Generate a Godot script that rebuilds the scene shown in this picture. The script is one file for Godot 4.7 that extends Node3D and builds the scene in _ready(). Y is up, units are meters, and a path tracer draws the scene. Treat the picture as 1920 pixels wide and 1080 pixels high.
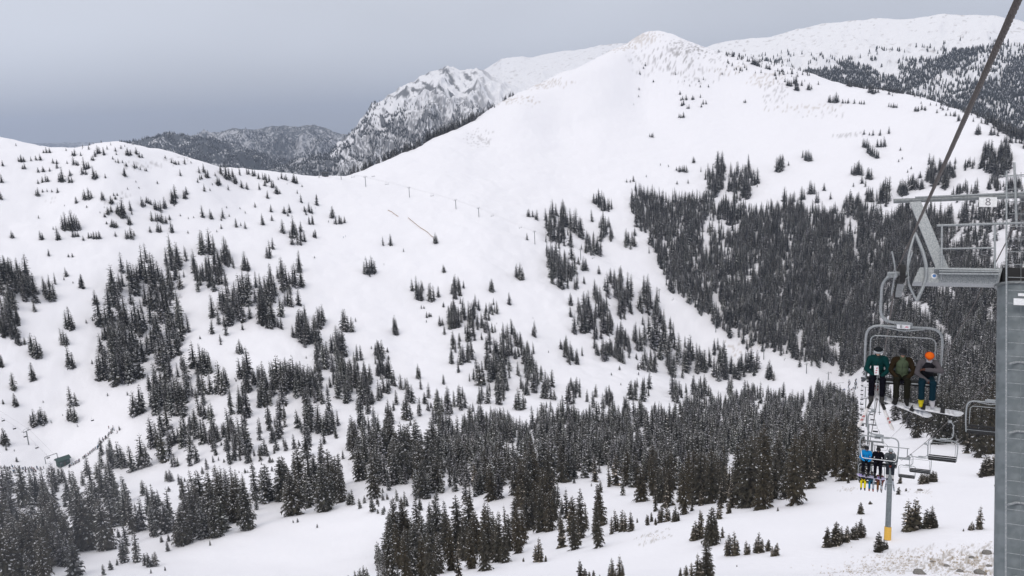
extends Node3D
# A ski bowl seen from a chairlift: world metres, y up, the camera rides 11 m above the snow at the origin.
const F := 1493.0            # focal length in pixels of the 1920 x 1080 photograph
const CAM := Vector3(0, 11, 0)
const CW := Vector2(960, 540)
var rt: Vector3
var upv: Vector3
var fw: Vector3
var rng := RandomNumberGenerator.new()
var used := {}

# ------------------------------------------------------------------ small helpers
func lin(r: float, g: float, b: float) -> Color:
	return Color(r, g, b).linear_to_srgb()

func mat(c: Color, rough := 0.7, metal := 0.0) -> StandardMaterial3D:
	var m := StandardMaterial3D.new()
	m.albedo_color = c
	m.roughness = rough
	m.metallic = metal
	m.cull_mode = BaseMaterial3D.CULL_DISABLED
	return m

func grained(c0: Color, c1: Color, freq: float, scale: float, rough := 0.7, metal := 0.0, bump := 0.0) -> StandardMaterial3D:
	# two colours mixed by a noise grain, mapped over the surface in world space
	var n := FastNoiseLite.new()
	n.seed = 5
	n.frequency = freq
	n.fractal_octaves = 5
	var g := Gradient.new()
	g.set_color(0, c0)
	g.set_color(1, c1)
	g.set_offset(0, 0.3)
	g.set_offset(1, 0.7)
	var t := NoiseTexture2D.new()
	t.width = 256
	t.height = 256
	t.seamless = true
	t.noise = n
	t.color_ramp = g
	var m := mat(Color.WHITE, rough, metal)
	m.albedo_texture = t
	m.uv1_triplanar = true
	m.uv1_scale = Vector3.ONE * scale
	if bump > 0.0:
		var b := NoiseTexture2D.new()
		b.width = 256
		b.height = 256
		b.seamless = true
		b.noise = n
		b.as_normal_map = true
		b.bump_strength = 6.0
		m.normal_enabled = true
		m.normal_texture = b
		m.normal_scale = bump
	return m

func painted_mat(rough := 0.9) -> StandardMaterial3D:
	var m := mat(Color.WHITE, rough)
	m.vertex_color_use_as_albedo = true
	return m

func numbered(called: String) -> String:
	var k: int = used.get(called, 0)
	used[called] = k + 1
	return called if k == 0 else "%s_%03d" % [called, k]

func meta(o: Node, label: String, category: String, group := "", kind := "") -> Node:
	if label != "": o.set_meta("label", label)
	if category != "": o.set_meta("category", category)
	if group != "": o.set_meta("group", group)
	if kind != "": o.set_meta("kind", kind)
	return o

func thing(called: String, label: String, category: String, at := Vector3.ZERO, turn := 0.0, group := "") -> Node3D:
	var o := Node3D.new()
	o.name = numbered(called)
	add_child(o)
	o.position = at
	o.rotation.y = turn
	meta(o, label, category, group)
	return o

func part(called: String, mesh: Mesh, m: Material, parent: Node = self) -> MeshInstance3D:
	var o := MeshInstance3D.new()
	o.name = called if parent != self else numbered(called)
	o.mesh = mesh
	o.material_override = m
	parent.add_child(o, true)
	return o

func st0(smooth := true) -> SurfaceTool:
	var s := SurfaceTool.new()
	s.begin(Mesh.PRIMITIVE_TRIANGLES)
	s.set_smooth_group(0 if smooth else -1)
	return s

func done(s: SurfaceTool) -> ArrayMesh:
	s.generate_normals()
	return s.commit()

func tri(s: SurfaceTool, a: Vector3, b: Vector3, c: Vector3) -> void:
	s.add_vertex(a)
	s.add_vertex(b)
	s.add_vertex(c)

func quad(s: SurfaceTool, a: Vector3, b: Vector3, c: Vector3, d: Vector3) -> void:
	tri(s, a, b, c)
	tri(s, a, c, d)

func box(s: SurfaceTool, c: Vector3, size: Vector3, b := Basis.IDENTITY) -> void:
	# a box with small chamfers on its long edges
	var h := size * 0.5
	var e: float = minf(minf(h.x, h.y), h.z) * 0.25
	s.set_smooth_group(-1)
	var pts := []
	for sy in [-1.0, 1.0]:
		var ring := []
		for q in [[-1, -1, 0], [-1, -1, 1], [1, -1, 1], [1, -1, 0], [1, 1, 0], [1, 1, 1], [-1, 1, 1], [-1, 1, 0]]:
			var x: float = q[0] * (h.x - (e if q[2] == 1 else 0.0))
			var z: float = q[1] * (h.z - (e if q[2] == 0 else 0.0))
			ring.append(c + b * Vector3(x, sy * h.y, z))
		pts.append(ring)
	for i in 8:
		var j := (i + 1) % 8
		quad(s, pts[0][i], pts[0][j], pts[1][j], pts[1][i])
	for i in range(1, 7):
		tri(s, pts[1][0], pts[1][i], pts[1][i + 1])
		tri(s, pts[0][0], pts[0][i + 1], pts[0][i])

func boxm(c: Vector3, size: Vector3, b := Basis.IDENTITY) -> ArrayMesh:
	var s := st0(false)
	box(s, c, size, b)
	return done(s)

func tube(s: SurfaceTool, p: Array, r0: float, r1 := -1.0, n := 8, caps := true) -> void:
	if r1 < 0.0: r1 = r0
	s.set_smooth_group(0)
	var rings := []
	var side := Vector3.ZERO
	for i in p.size():
		var t: Vector3 = (p[mini(i + 1, p.size() - 1)] - p[maxi(i - 1, 0)]).normalized()
		if side == Vector3.ZERO:
			side = t.cross(Vector3.UP if absf(t.y) < 0.9 else Vector3.RIGHT).normalized()
		side = (side - t * side.dot(t)).normalized()
		var w := t.cross(side)
		var r: float = lerpf(r0, r1, float(i) / maxf(1.0, p.size() - 1.0))
		var ring := []
		for k in n:
			var a := TAU * k / n
			ring.append(p[i] + (side * cos(a) + w * sin(a)) * r)
		rings.append(ring)
	for i in p.size() - 1:
		for k in n:
			var j := (k + 1) % n
			quad(s, rings[i][k], rings[i][j], rings[i + 1][j], rings[i + 1][k])
	if caps:
		s.set_smooth_group(-1)
		for k in range(1, n - 1):
			tri(s, rings[0][0], rings[0][k + 1], rings[0][k])
			tri(s, rings[-1][0], rings[-1][k], rings[-1][k + 1])

func tubem(p: Array, r0: float, r1 := -1.0, n := 8) -> ArrayMesh:
	var s := st0()
	tube(s, p, r0, r1, n)
	return done(s)

func round_path(p: Array, r: float, k := 5) -> Array:
	# a polyline with rounded corners
	var out := [p[0]]
	for i in range(1, p.size() - 1):
		var a: Vector3 = p[i - 1]
		var b: Vector3 = p[i]
		var c: Vector3 = p[i + 1]
		var ra: float = minf(r, a.distance_to(b) * 0.49)
		var rc: float = minf(r, c.distance_to(b) * 0.49)
		var q0: Vector3 = b + (a - b).normalized() * ra
		var q1: Vector3 = b + (c - b).normalized() * rc
		for j in k + 1:
			var t := float(j) / k
			out.append(q0.lerp(b, t).lerp(b.lerp(q1, t), t))
	out.append(p[-1])
	return out

# ------------------------------------------------------------------ camera and light
func dir(u: float, v: float) -> Vector3:
	return rt * ((u - CW.x) / F) + upv * ((CW.y - v) / F) + fw

func set_camera_and_light() -> void:
	var p := deg_to_rad(11.4)
	var r := deg_to_rad(2.7)
	fw = Vector3(0, -sin(p), -cos(p))
	var up0 := Vector3(0, cos(p), -sin(p))
	rt = Vector3.RIGHT * cos(r) - up0 * sin(r)
	upv = up0 * cos(r) + Vector3.RIGHT * sin(r)
	var cam := Camera3D.new()
	cam.name = "camera"
	cam.fov = rad_to_deg(2.0 * atan(540.0 / F))
	cam.near = 0.3
	cam.far = 40000.0
	cam.transform = Transform3D(Basis(rt, upv, -fw), CAM)
	add_child(cam)
	cam.current = true
	# overcast sky: dim over the far valleys, brighter overhead
	var w := 512
	var h := 256
	var img := Image.create(w, h, false, Image.FORMAT_RGBF)
	var n := FastNoiseLite.new()
	n.seed = 11
	n.frequency = 1.1
	n.fractal_octaves = 4
	for j in h:
		var el := 90.0 - (j + 0.5) / h * 180.0
		for i in w:
			var az := TAU * (i + 0.5) / w
			var e := maxf(el, 0.0)
			var l: float = lerpf(0.345, 0.70, smoothstep(-1.0, 6.6, e))
			l = lerpf(l, 1.0, smoothstep(7.0, 70.0, e))
			var dv := Vector3(sin(az) * cos(deg_to_rad(e)), sin(deg_to_rad(e)) * 3.0, cos(az) * cos(deg_to_rad(e)))
			l *= 1.0 + 0.16 * n.get_noise_3dv(dv) * smoothstep(0.0, 4.0, e)
			var cool := 1.0 - smoothstep(0.0, 60.0, e)
			img.set_pixel(i, j, Color(l * (1.0 - 0.075 * cool), l * (1.0 - 0.02 * cool), l * (1.035 + 0.07 * cool)))
	var sm := PanoramaSkyMaterial.new()
	sm.panorama = ImageTexture.create_from_image(img)
	var sky := Sky.new()
	sky.sky_material = sm
	var env := Environment.new()
	env.background_mode = Environment.BG_SKY
	env.sky = sky
	env.tonemap_mode = Environment.TONE_MAPPER_LINEAR
	env.tonemap_exposure = 1.03
	env.fog_enabled = true
	env.fog_density = 0.00008
	env.fog_light_color = Color(0.83, 0.89, 1.0)
	env.volumetric_fog_enabled = true
	env.volumetric_fog_density = 0.0
	env.sdfgi_enabled = true
	env.ssao_enabled = true
	env.ssil_enabled = true
	var we := WorldEnvironment.new()
	we.name = "world_environment"
	we.environment = env
	add_child(we)
	var sun := DirectionalLight3D.new()
	sun.name = "sun"
	sun.light_energy = 0.3
	sun.light_angular_distance = 25.0
	sun.light_color = Color(1.0, 0.97, 0.94)
	sun.shadow_enabled = true
	sun.rotation = Vector3(deg_to_rad(-58), deg_to_rad(-35), 0)
	add_child(sun)

# ------------------------------------------------------------------ terrain
# what the photograph shows of the ground: pixel (u, v) and its horizontal distance in metres
const GROUND := [
	[1860, 1075, 105], [1700, 1075, 100], [1500, 1075, 98], [1300, 1075, 105], [1150, 1075, 118], [950, 1078, 140], [800, 1078, 162], [690, 1080, 180],
	[1664, 1015, 126], [1800, 1000, 128], [1860, 960, 150], [1500, 1000, 132], [1350, 1010, 132], [1200, 1010, 150], [1050, 1035, 162],
	[1780, 930, 175], [1700, 880, 225], [1860, 855, 265], [1560, 940, 168], [1600, 880, 230], [1450, 930, 190], [1330, 955, 182], [1200, 967, 200], [1100, 1000, 192], [900, 1048, 185],
	[1500, 885, 290], [1400, 915, 255], [1300, 920, 270], [1150, 945, 250], [1000, 985, 240], [850, 1050, 215],
	[600, 1080, 222], [450, 1078, 240], [300, 1078, 260], [100, 1078, 290], [0, 1078, 300], [600, 1010, 275], [760, 985, 270], [460, 985, 320],
	[1000, 910, 300], [1100, 900, 310], [850, 930, 310], [700, 950, 305], [1300, 870, 345], [1200, 870, 360], [1450, 860, 345], [1560, 850, 320],
	[1620, 850, 290], [1620, 790, 480], [1620, 740, 700], [1590, 712, 810], [1500, 790, 520], [1500, 735, 740], [1300, 800, 490], [1300, 740, 690], [1300, 690, 800], [1300, 640, 850],
	[1100, 800, 490], [1100, 740, 610], [1100, 680, 700], [1100, 600, 790], [1100, 500, 930], [1100, 420, 1060],
	[900, 850, 410], [900, 780, 520], [900, 700, 620], [900, 600, 730], [900, 500, 840], [900, 400, 990], [900, 320, 1170], [900, 250, 1360],
	[750, 850, 420], [750, 760, 530], [750, 650, 660], [750, 550, 770], [750, 450, 890], [750, 370, 1030],
	[600, 900, 400], [600, 810, 490], [600, 700, 590], [600, 600, 690], [600, 500, 800], [600, 400, 950],
	[450, 900, 430], [450, 800, 510], [450, 680, 610], [450, 560, 720], [450, 440, 850], [450, 370, 940],
	[300, 960, 390], [300, 860, 500], [300, 750, 580], [300, 620, 680], [300, 480, 790], [300, 360, 900],
	[100, 980, 400], [100, 870, 550], [100, 780, 590], [100, 680, 640], [100, 560, 710], [100, 420, 830], [100, 320, 920],
	[0, 960, 420], [0, 870, 550], [0, 780, 590], [0, 640, 660], [0, 500, 750], [0, 380, 860],
	[1200, 560, 900], [1200, 460, 1020], [1200, 380, 1150], [1200, 290, 1340], [1200, 200, 1560], [1200, 120, 1690], [1050, 330, 1220], [1050, 230, 1440],
	[1400, 680, 830], [1400, 600, 900], [1400, 500, 1010], [1400, 400, 1150], [1400, 320, 1300], [1400, 230, 1480], [1350, 160, 1610],
	[1550, 680, 830], [1550, 560, 930], [1550, 460, 1050], [1550, 370, 1190], [1550, 280, 1380], [1550, 210, 1510],
	[1700, 780, 470], [1700, 700, 690], [1700, 600, 820], [1700, 500, 960], [1700, 400, 1110], [1700, 300, 1320], [1700, 230, 1460],
	[1860, 780, 430], [1860, 700, 620], [1860, 600, 770], [1860, 500, 910], [1860, 400, 1060], [1860, 320, 1200]]
# the skyline of the bowl
const RIDGE := [[-250, 235, 1020], [-100, 240, 1010], [0, 255, 1000], [50, 265, 985], [100, 273, 975], [150, 274, 965], [200, 268, 955], [240, 269, 955], [300, 280, 965], [350, 293, 980], [400, 303, 1000], [450, 312, 1020], [500, 319, 1045], [550, 325, 1075], [600, 329, 1100], [640, 329, 1120],
	[680, 319, 1160], [720, 303, 1215], [760, 288, 1270], [800, 268, 1320], [850, 240, 1385], [900, 212, 1445], [950, 183, 1500], [1000, 158, 1550], [1050, 135, 1600], [1100, 116, 1645], [1150, 92, 1690], [1180, 74, 1715], [1205, 61, 1735], [1230, 57, 1750], [1260, 65, 1755], [1300, 79, 1750],
	[1350, 94, 1735], [1400, 104, 1720], [1450, 117, 1700], [1500, 129, 1680], [1560, 147, 1650], [1620, 162, 1620], [1680, 173, 1590], [1740, 184, 1555], [1800, 203, 1510], [1860, 228, 1450], [1920, 262, 1390], [2050, 320, 1300], [2200, 370, 1220]]
const TH0 := -0.80
const TH1 := 0.80
const NT := 121
const NS := 100
const D0 := 6.0
const D1 := 2600.0
var grid := PackedFloat64Array()
var cols := PackedFloat64Array()     # azimuth of each column of the terrain mesh
var dist := PackedFloat64Array()     # distance of each row
var tans := PackedFloat64Array()     # (height - camera) / distance, column after column
var nfine := FastNoiseLite.new()
var nbroad := FastNoiseLite.new()
var npatch := FastNoiseLite.new()

func solve_terrain() -> void:
	var px := PackedFloat64Array()
	var py := PackedFloat64Array()
	var pz := PackedFloat64Array()
	var add := func(u: float, v: float, d: float, k: float, drop: float) -> void:
		var q := dir(u, v)
		var h := Vector2(q.x, q.z).length()
		px.append(2.2 * atan2(q.x, -q.z))
		py.append(log(d * k))
		pz.append(q.y / h - drop + 11.0 / (d * k))
	for g in GROUND:
		add.call(g[0], g[1], g[2], 1.0, 0.0)
		if g[0] <= 0: add.call(-260.0, g[1], g[2], 1.0, 0.0)
		if g[0] >= 1860: add.call(2180.0, g[1], g[2], 1.0, 0.0)
	for g in RIDGE:
		add.call(g[0], g[1], g[2], 1.0, 0.0)
		add.call(g[0], g[1], g[2], 1.09, 0.03)
	for k in range(0, RIDGE.size(), 3):
		var g: Array = RIDGE[k]
		add.call(g[0], g[1], g[2], 1.35, 0.16)
		add.call(g[0], g[1], g[2], 1.9, 0.30)
	# under the camera: the lift line's slope, falling about 23 degrees
	for u in [-260, 300, 900, 1500, 2180]:
		for d in [6, 16, 40, 70]:
			var q := dir(u, 900)
			px.append(2.2 * atan2(q.x, -q.z))
			py.append(log(float(d)))
			pz.append(-0.435 + (0.0 if u > 1200 else -0.03))
	var n := px.size()
	var m := n + 3
	var a := []
	for i in m:
		var row := PackedFloat64Array()
		row.resize(m + 1)
		a.append(row)
	for i in n:
		for j in n:
			var dx := px[i] - px[j]
			var dy := py[i] - py[j]
			a[i][j] = sqrt(dx * dx + dy * dy + 0.0016)
		a[i][i] += -0.004
		a[i][n] = 1.0
		a[i][n + 1] = px[i]
		a[i][n + 2] = py[i]
		a[n][i] = 1.0
		a[n + 1][i] = px[i]
		a[n + 2][i] = py[i]
		a[i][m] = pz[i]
	for c in m:
		var best := c
		for i in range(c + 1, m):
			if absf(a[i][c]) > absf(a[best][c]): best = i
		var t = a[c]
		a[c] = a[best]
		a[best] = t
		var rc: PackedFloat64Array = a[c]
		for i in range(c + 1, m):
			var ri: PackedFloat64Array = a[i]
			var f := ri[c] / rc[c]
			if f != 0.0:
				for j in range(c, m + 1):
					ri[j] -= f * rc[j]
				a[i] = ri
	var w := PackedFloat64Array()
	w.resize(m)
	for i in range(m - 1, -1, -1):
		var s: float = a[i][m]
		for j in range(i + 1, m):
			s -= a[i][j] * w[j]
		w[i] = s / a[i][i]
	grid.resize(NT * NS)
	for i in NT:
		var x := 2.2 * lerpf(TH0, TH1, float(i) / (NT - 1))
		for j in NS:
			var y := lerpf(log(D0), log(D1), float(j) / (NS - 1))
			var s := w[n] + w[n + 1] * x + w[n + 2] * y
			for k in n:
				var dx := x - px[k]
				var dy := y - py[k]
				s += w[k] * sqrt(dx * dx + dy * dy + 0.0016)
			grid[i * NS + j] = s

func cubic(a: float, b: float, c: float, d: float, t: float) -> float:
	return b + 0.5 * t * (c - a + t * (2.0 * a - 5.0 * b + 4.0 * c - d + t * (3.0 * (b - c) + d - a)))

func build_terrain() -> void:
	solve_terrain()
	nfine.seed = 3
	nfine.frequency = 0.055
	nfine.fractal_octaves = 4
	nbroad.seed = 8
	nbroad.frequency = 0.012
	nbroad.fractal_octaves = 3
	npatch.seed = 21
	npatch.frequency = 0.09
	npatch.fractal_octaves = 4
	# columns: fine in front, coarse behind
	var a := -180.0
	while a < 180.0:
		cols.append(deg_to_rad(a))
		a += 0.09 if absf(a + 0.01) < 36.5 else (0.5 if absf(a) < 45.0 else 5.0)
	cols.append(PI)
	for i in 30: dist.append(D0 * pow(60.0 / D0, i / 30.0))
	for i in 150: dist.append(60.0 * pow(400.0 / 60.0, i / 150.0))
	for i in 400: dist.append(400.0 * pow(5.0, i / 400.0))
	for i in 21: dist.append(2000.0 * pow(D1 / 2000.0, i / 20.0))
	var nr := dist.size()
	tans.resize(cols.size() * nr)
	var verts := PackedVector3Array()
	verts.resize(cols.size() * nr)
	var prof := PackedFloat64Array()
	prof.resize(NS)
	for i in cols.size():
		var th := cols[i]
		var x: float = clampf((th - TH0) / (TH1 - TH0), 0.0, 1.0) * (NT - 1)
		var k := mini(int(x), NT - 2)
		var t := x - k
		for j in NS:
			prof[j] = cubic(grid[maxi(k - 1, 0) * NS + j], grid[k * NS + j], grid[(k + 1) * NS + j], grid[mini(k + 2, NT - 1) * NS + j], t)
		var back: float = smoothstep(0.85, 1.9, absf(th))
		var sn := sin(th)
		var cs := -cos(th)
		for j in nr:
			var d := dist[j]
			var y: float = log(d / D0) / log(D1 / D0) * (NS - 1)
			var q := mini(int(y), NS - 2)
			var tn := cubic(prof[maxi(q - 1, 0)], prof[q], prof[q + 1], prof[mini(q + 2, NS - 1)], y - q) - 11.0 / d
			if back > 0.0:
				# behind the camera the same slope goes on uphill to a broad shoulder
				tn = lerpf(tn, (-11.0 + 0.3 * minf(d, 420.0)) / d, back)
			var px := sn * d
			var pz := cs * d
			var rough: float = clampf(d / 400.0, 0.35, 1.6)
			tn += (nbroad.get_noise_2d(px, pz) * 2.2 * rough + nfine.get_noise_2d(px, pz) * 0.55 * rough) / d
			tans[i * nr + j] = tn
			verts[i * nr + j] = Vector3(px, CAM.y + tn * d, pz)
	# bare ground and stones showing through the snow: place, size across, size up, how much, colour
	var spots := []
	for q in [[1200, 72, 34, 14, 0.72, 0], [1165, 88, 26, 10, 0.5, 0], [1272, 92, 42, 20, 0.5, 1], [1250, 110, 60, 26, 0.36, 1], [1310, 120, 60, 30, 0.22, 1], [1085, 120, 36, 7, 0.6, 0], [1010, 158, 60, 9, 0.5, 0], [950, 188, 40, 8, 0.45, 0], [1435, 148, 28, 13, 0.45, 0], [1450, 175, 20, 22, 0.3, 1], [1510, 203, 60, 6, 0.28, 0], [1545, 215, 30, 6, 0.22, 1], [1590, 253, 20, 4, 0.6, 1], [1370, 130, 30, 10, 0.18, 0], [900, 258, 24, 14, 0.3, 1], [1000, 190, 14, 8, 0.35, 0],
		[1720, 1058, 90, 22, 0.50, 2], [1830, 1062, 70, 34, 0.60, 2], [1620, 1072, 60, 12, 0.48, 2], [1700, 1035, 50, 8, 0.4, 2], [1800, 1035, 60, 9, 0.42, 2], [1230, 1012, 26, 8, 0.45, 2], [1590, 918, 14, 7, 0.45, 2], [1720, 922, 24, 6, 0.4, 2], [1225, 1000, 30, 10, 0.42, 2], [330, 556, 14, 5, 0.5, 1], [600, 295, 1, 1, 0.1, 1], [265, 310, 30, 8, 0.34, 1], [335, 300, 30, 7, 0.3, 1], [210, 372, 24, 8, 0.3, 1], [100, 378, 12, 6, 0.3, 1], [1390, 575, 34, 22, 0.30, 0], [1400, 640, 30, 14, 0.28, 0]]:
		var hp := hit(q[0], q[1])
		if hp.w > 0.0:
			var dd := Vector3(hp.x, hp.y - CAM.y, hp.z).length()
			spots.append([Vector3(hp.x, hp.y, hp.z), q[2] * dd / F, maxf(q[3] * dd / F, 0.5), q[4], q[5]])
	var colr := PackedColorArray()
	colr.resize(verts.size())
	var snow := Color(0.865, 0.86, 0.90)
	colr.fill(snow)
	var tints := [Color(0.40, 0.32, 0.23), Color(0.26, 0.245, 0.24), Color(0.36, 0.32, 0.27)]
	for s in spots:
		var c: Vector3 = s[0]
		var thc := atan2(c.x, -c.z)
		var dc := Vector2(c.x, c.z).length()
		var across := Vector3(cos(thc), 0, sin(thc))
		var reach: float = s[1] * 1.3 / dc
		var near: bool = s[4] == 2
		for i in cols.size():
			if absf(cols[i] - thc) > reach: continue
			for j in nr:
				var d := dist[j]
				if absf(d - dc) > maxf(s[1] * 1.6, s[2] * 6.0): continue
				var p := verts[i * nr + j]
				var ex: float = (p - c).dot(across) / s[1]
				var ey: float = (p.y - c.y) / s[2]
				var e := ex * ex + ey * ey
				if e > 1.6: continue
				var sc := 22.0 if near else 2.1
				var nn := npatch.get_noise_3d(p.x * sc, p.y * sc, p.z * sc) * 1.5 + 0.5 + 0.35 * npatch.get_noise_3d(p.x * sc * 0.22, 50.0, p.z * sc * 0.22)
				var th: float = 1.0 - s[3] * (1.15 - e * 0.72)
				var k: float = smoothstep(th - 0.10, th + 0.22, nn) * [0.5, 0.5, 0.6][s[4]]
				if k > 0.0:
					colr[i * nr + j] = colr[i * nr + j].lerp(tints[s[4]] * (0.8 + 0.5 * absf(npatch.get_noise_2d(p.x * 5.0, p.z * 5.0))), k * 0.85)
	var idx := PackedInt32Array()
	for i in cols.size() - 1:
		for j in nr - 1:
			var v0 := i * nr + j
			idx.append_array([v0, v0 + 1, v0 + nr + 1, v0, v0 + nr + 1, v0 + nr])
	# close the middle under the camera
	var mid := verts.size()
	verts.append(Vector3(0, 0.0, 0))
	colr.append(snow)
	for i in cols.size() - 1:
		idx.append_array([mid, i * nr, (i + 1) * nr])
	var arr := []
	arr.resize(Mesh.ARRAY_MAX)
	arr[Mesh.ARRAY_VERTEX] = verts
	arr[Mesh.ARRAY_COLOR] = colr
	arr[Mesh.ARRAY_INDEX] = idx
	var am := ArrayMesh.new()
	am.add_surface_from_arrays(Mesh.PRIMITIVE_TRIANGLES, arr)
	var st := SurfaceTool.new()
	st.create_from(am, 0)
	st.generate_normals()
	var m := painted_mat(0.75)
	var nt := NoiseTexture2D.new()
	var fn := FastNoiseLite.new()
	fn.seed = 14
	fn.frequency = 0.02
	fn.fractal_octaves = 5
	nt.width = 512
	nt.height = 512
	nt.seamless = true
	nt.noise = fn
	nt.as_normal_map = true
	nt.bump_strength = 8.0
	m.normal_enabled = true
	m.normal_texture = nt
	m.normal_scale = 0.25
	m.uv1_triplanar = true
	m.uv1_world_triplanar = true
	m.uv1_scale = Vector3(0.045, 0.045, 0.045)
	var o := part("snow_ground", st.commit(), m)
	meta(o, "snow covered bowl with bare grassy peak", "ground", "", "structure")

func hit(u: float, v: float) -> Vector4:
	# the ground point that a pixel of the photograph shows (w = distance, 0 when it shows sky)
	var q := dir(u, v)
	var th := atan2(q.x, -q.z)
	var tn := q.y / Vector2(q.x, q.z).length()
	var nr := dist.size()
	var i := cols.bsearch(th) - 1
	if i < 0 or i > cols.size() - 2: return Vector4(0, 0, 0, 0)
	var t := (th - cols[i]) / (cols[i + 1] - cols[i])
	var b := i * nr
	var prev := -99.0
	for j in range(20, nr):
		var y := lerpf(tans[b + j], tans[b + nr + j], t)
		if y >= tn:
			var k := (tn - prev) / maxf(y - prev, 1e-9)
			var d := lerpf(dist[j - 1], dist[j], clampf(k, 0.0, 1.0))
			return Vector4(sin(th) * d, CAM.y + tn * d, -cos(th) * d, d)
		prev = y
	return Vector4(0, 0, 0, 0)

func ground(x: float, z: float) -> float:
	var th := atan2(x, -z)
	var d := Vector2(x, z).length()
	var nr := dist.size()
	if d <= dist[0] * 1.01: return 0.0
	var i := clampi(cols.bsearch(th) - 1, 0, cols.size() - 2)
	var t := (th - cols[i]) / (cols[i + 1] - cols[i])
	var j := clampi(dist.bsearch(d) - 1, 0, nr - 2)
	var s := (d - dist[j]) / (dist[j + 1] - dist[j])
	var a := lerpf(CAM.y + tans[i * nr + j] * dist[j], CAM.y + tans[i * nr + j + 1] * dist[j + 1], s)
	var b := lerpf(CAM.y + tans[(i + 1) * nr + j] * dist[j], CAM.y + tans[(i + 1) * nr + j + 1] * dist[j + 1], s)
	return lerpf(a, b, t)

func at_px(u: float, v: float) -> Vector3:
	var q := hit(u, v)
	return Vector3(q.x, q.y, q.z)

func to_px(p: Vector3) -> Vector3:
	var q := p - CAM
	var z := q.dot(fw)
	return Vector3(CW.x + F * q.dot(rt) / z, CW.y - F * q.dot(upv) / z, z)

# ------------------------------------------------------------------ far mountains
var mrng := RandomNumberGenerator.new()

func line_at(p: Array, u: float, k: int) -> float:
	if u <= p[0][0]: return p[0][k]
	for i in range(1, p.size()):
		if u <= p[i][0]:
			var t: float = (u - p[i - 1][0]) / float(p[i][0] - p[i - 1][0])
			return lerpf(p[i - 1][k], p[i][k], t)
	return p[-1][k]

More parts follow.
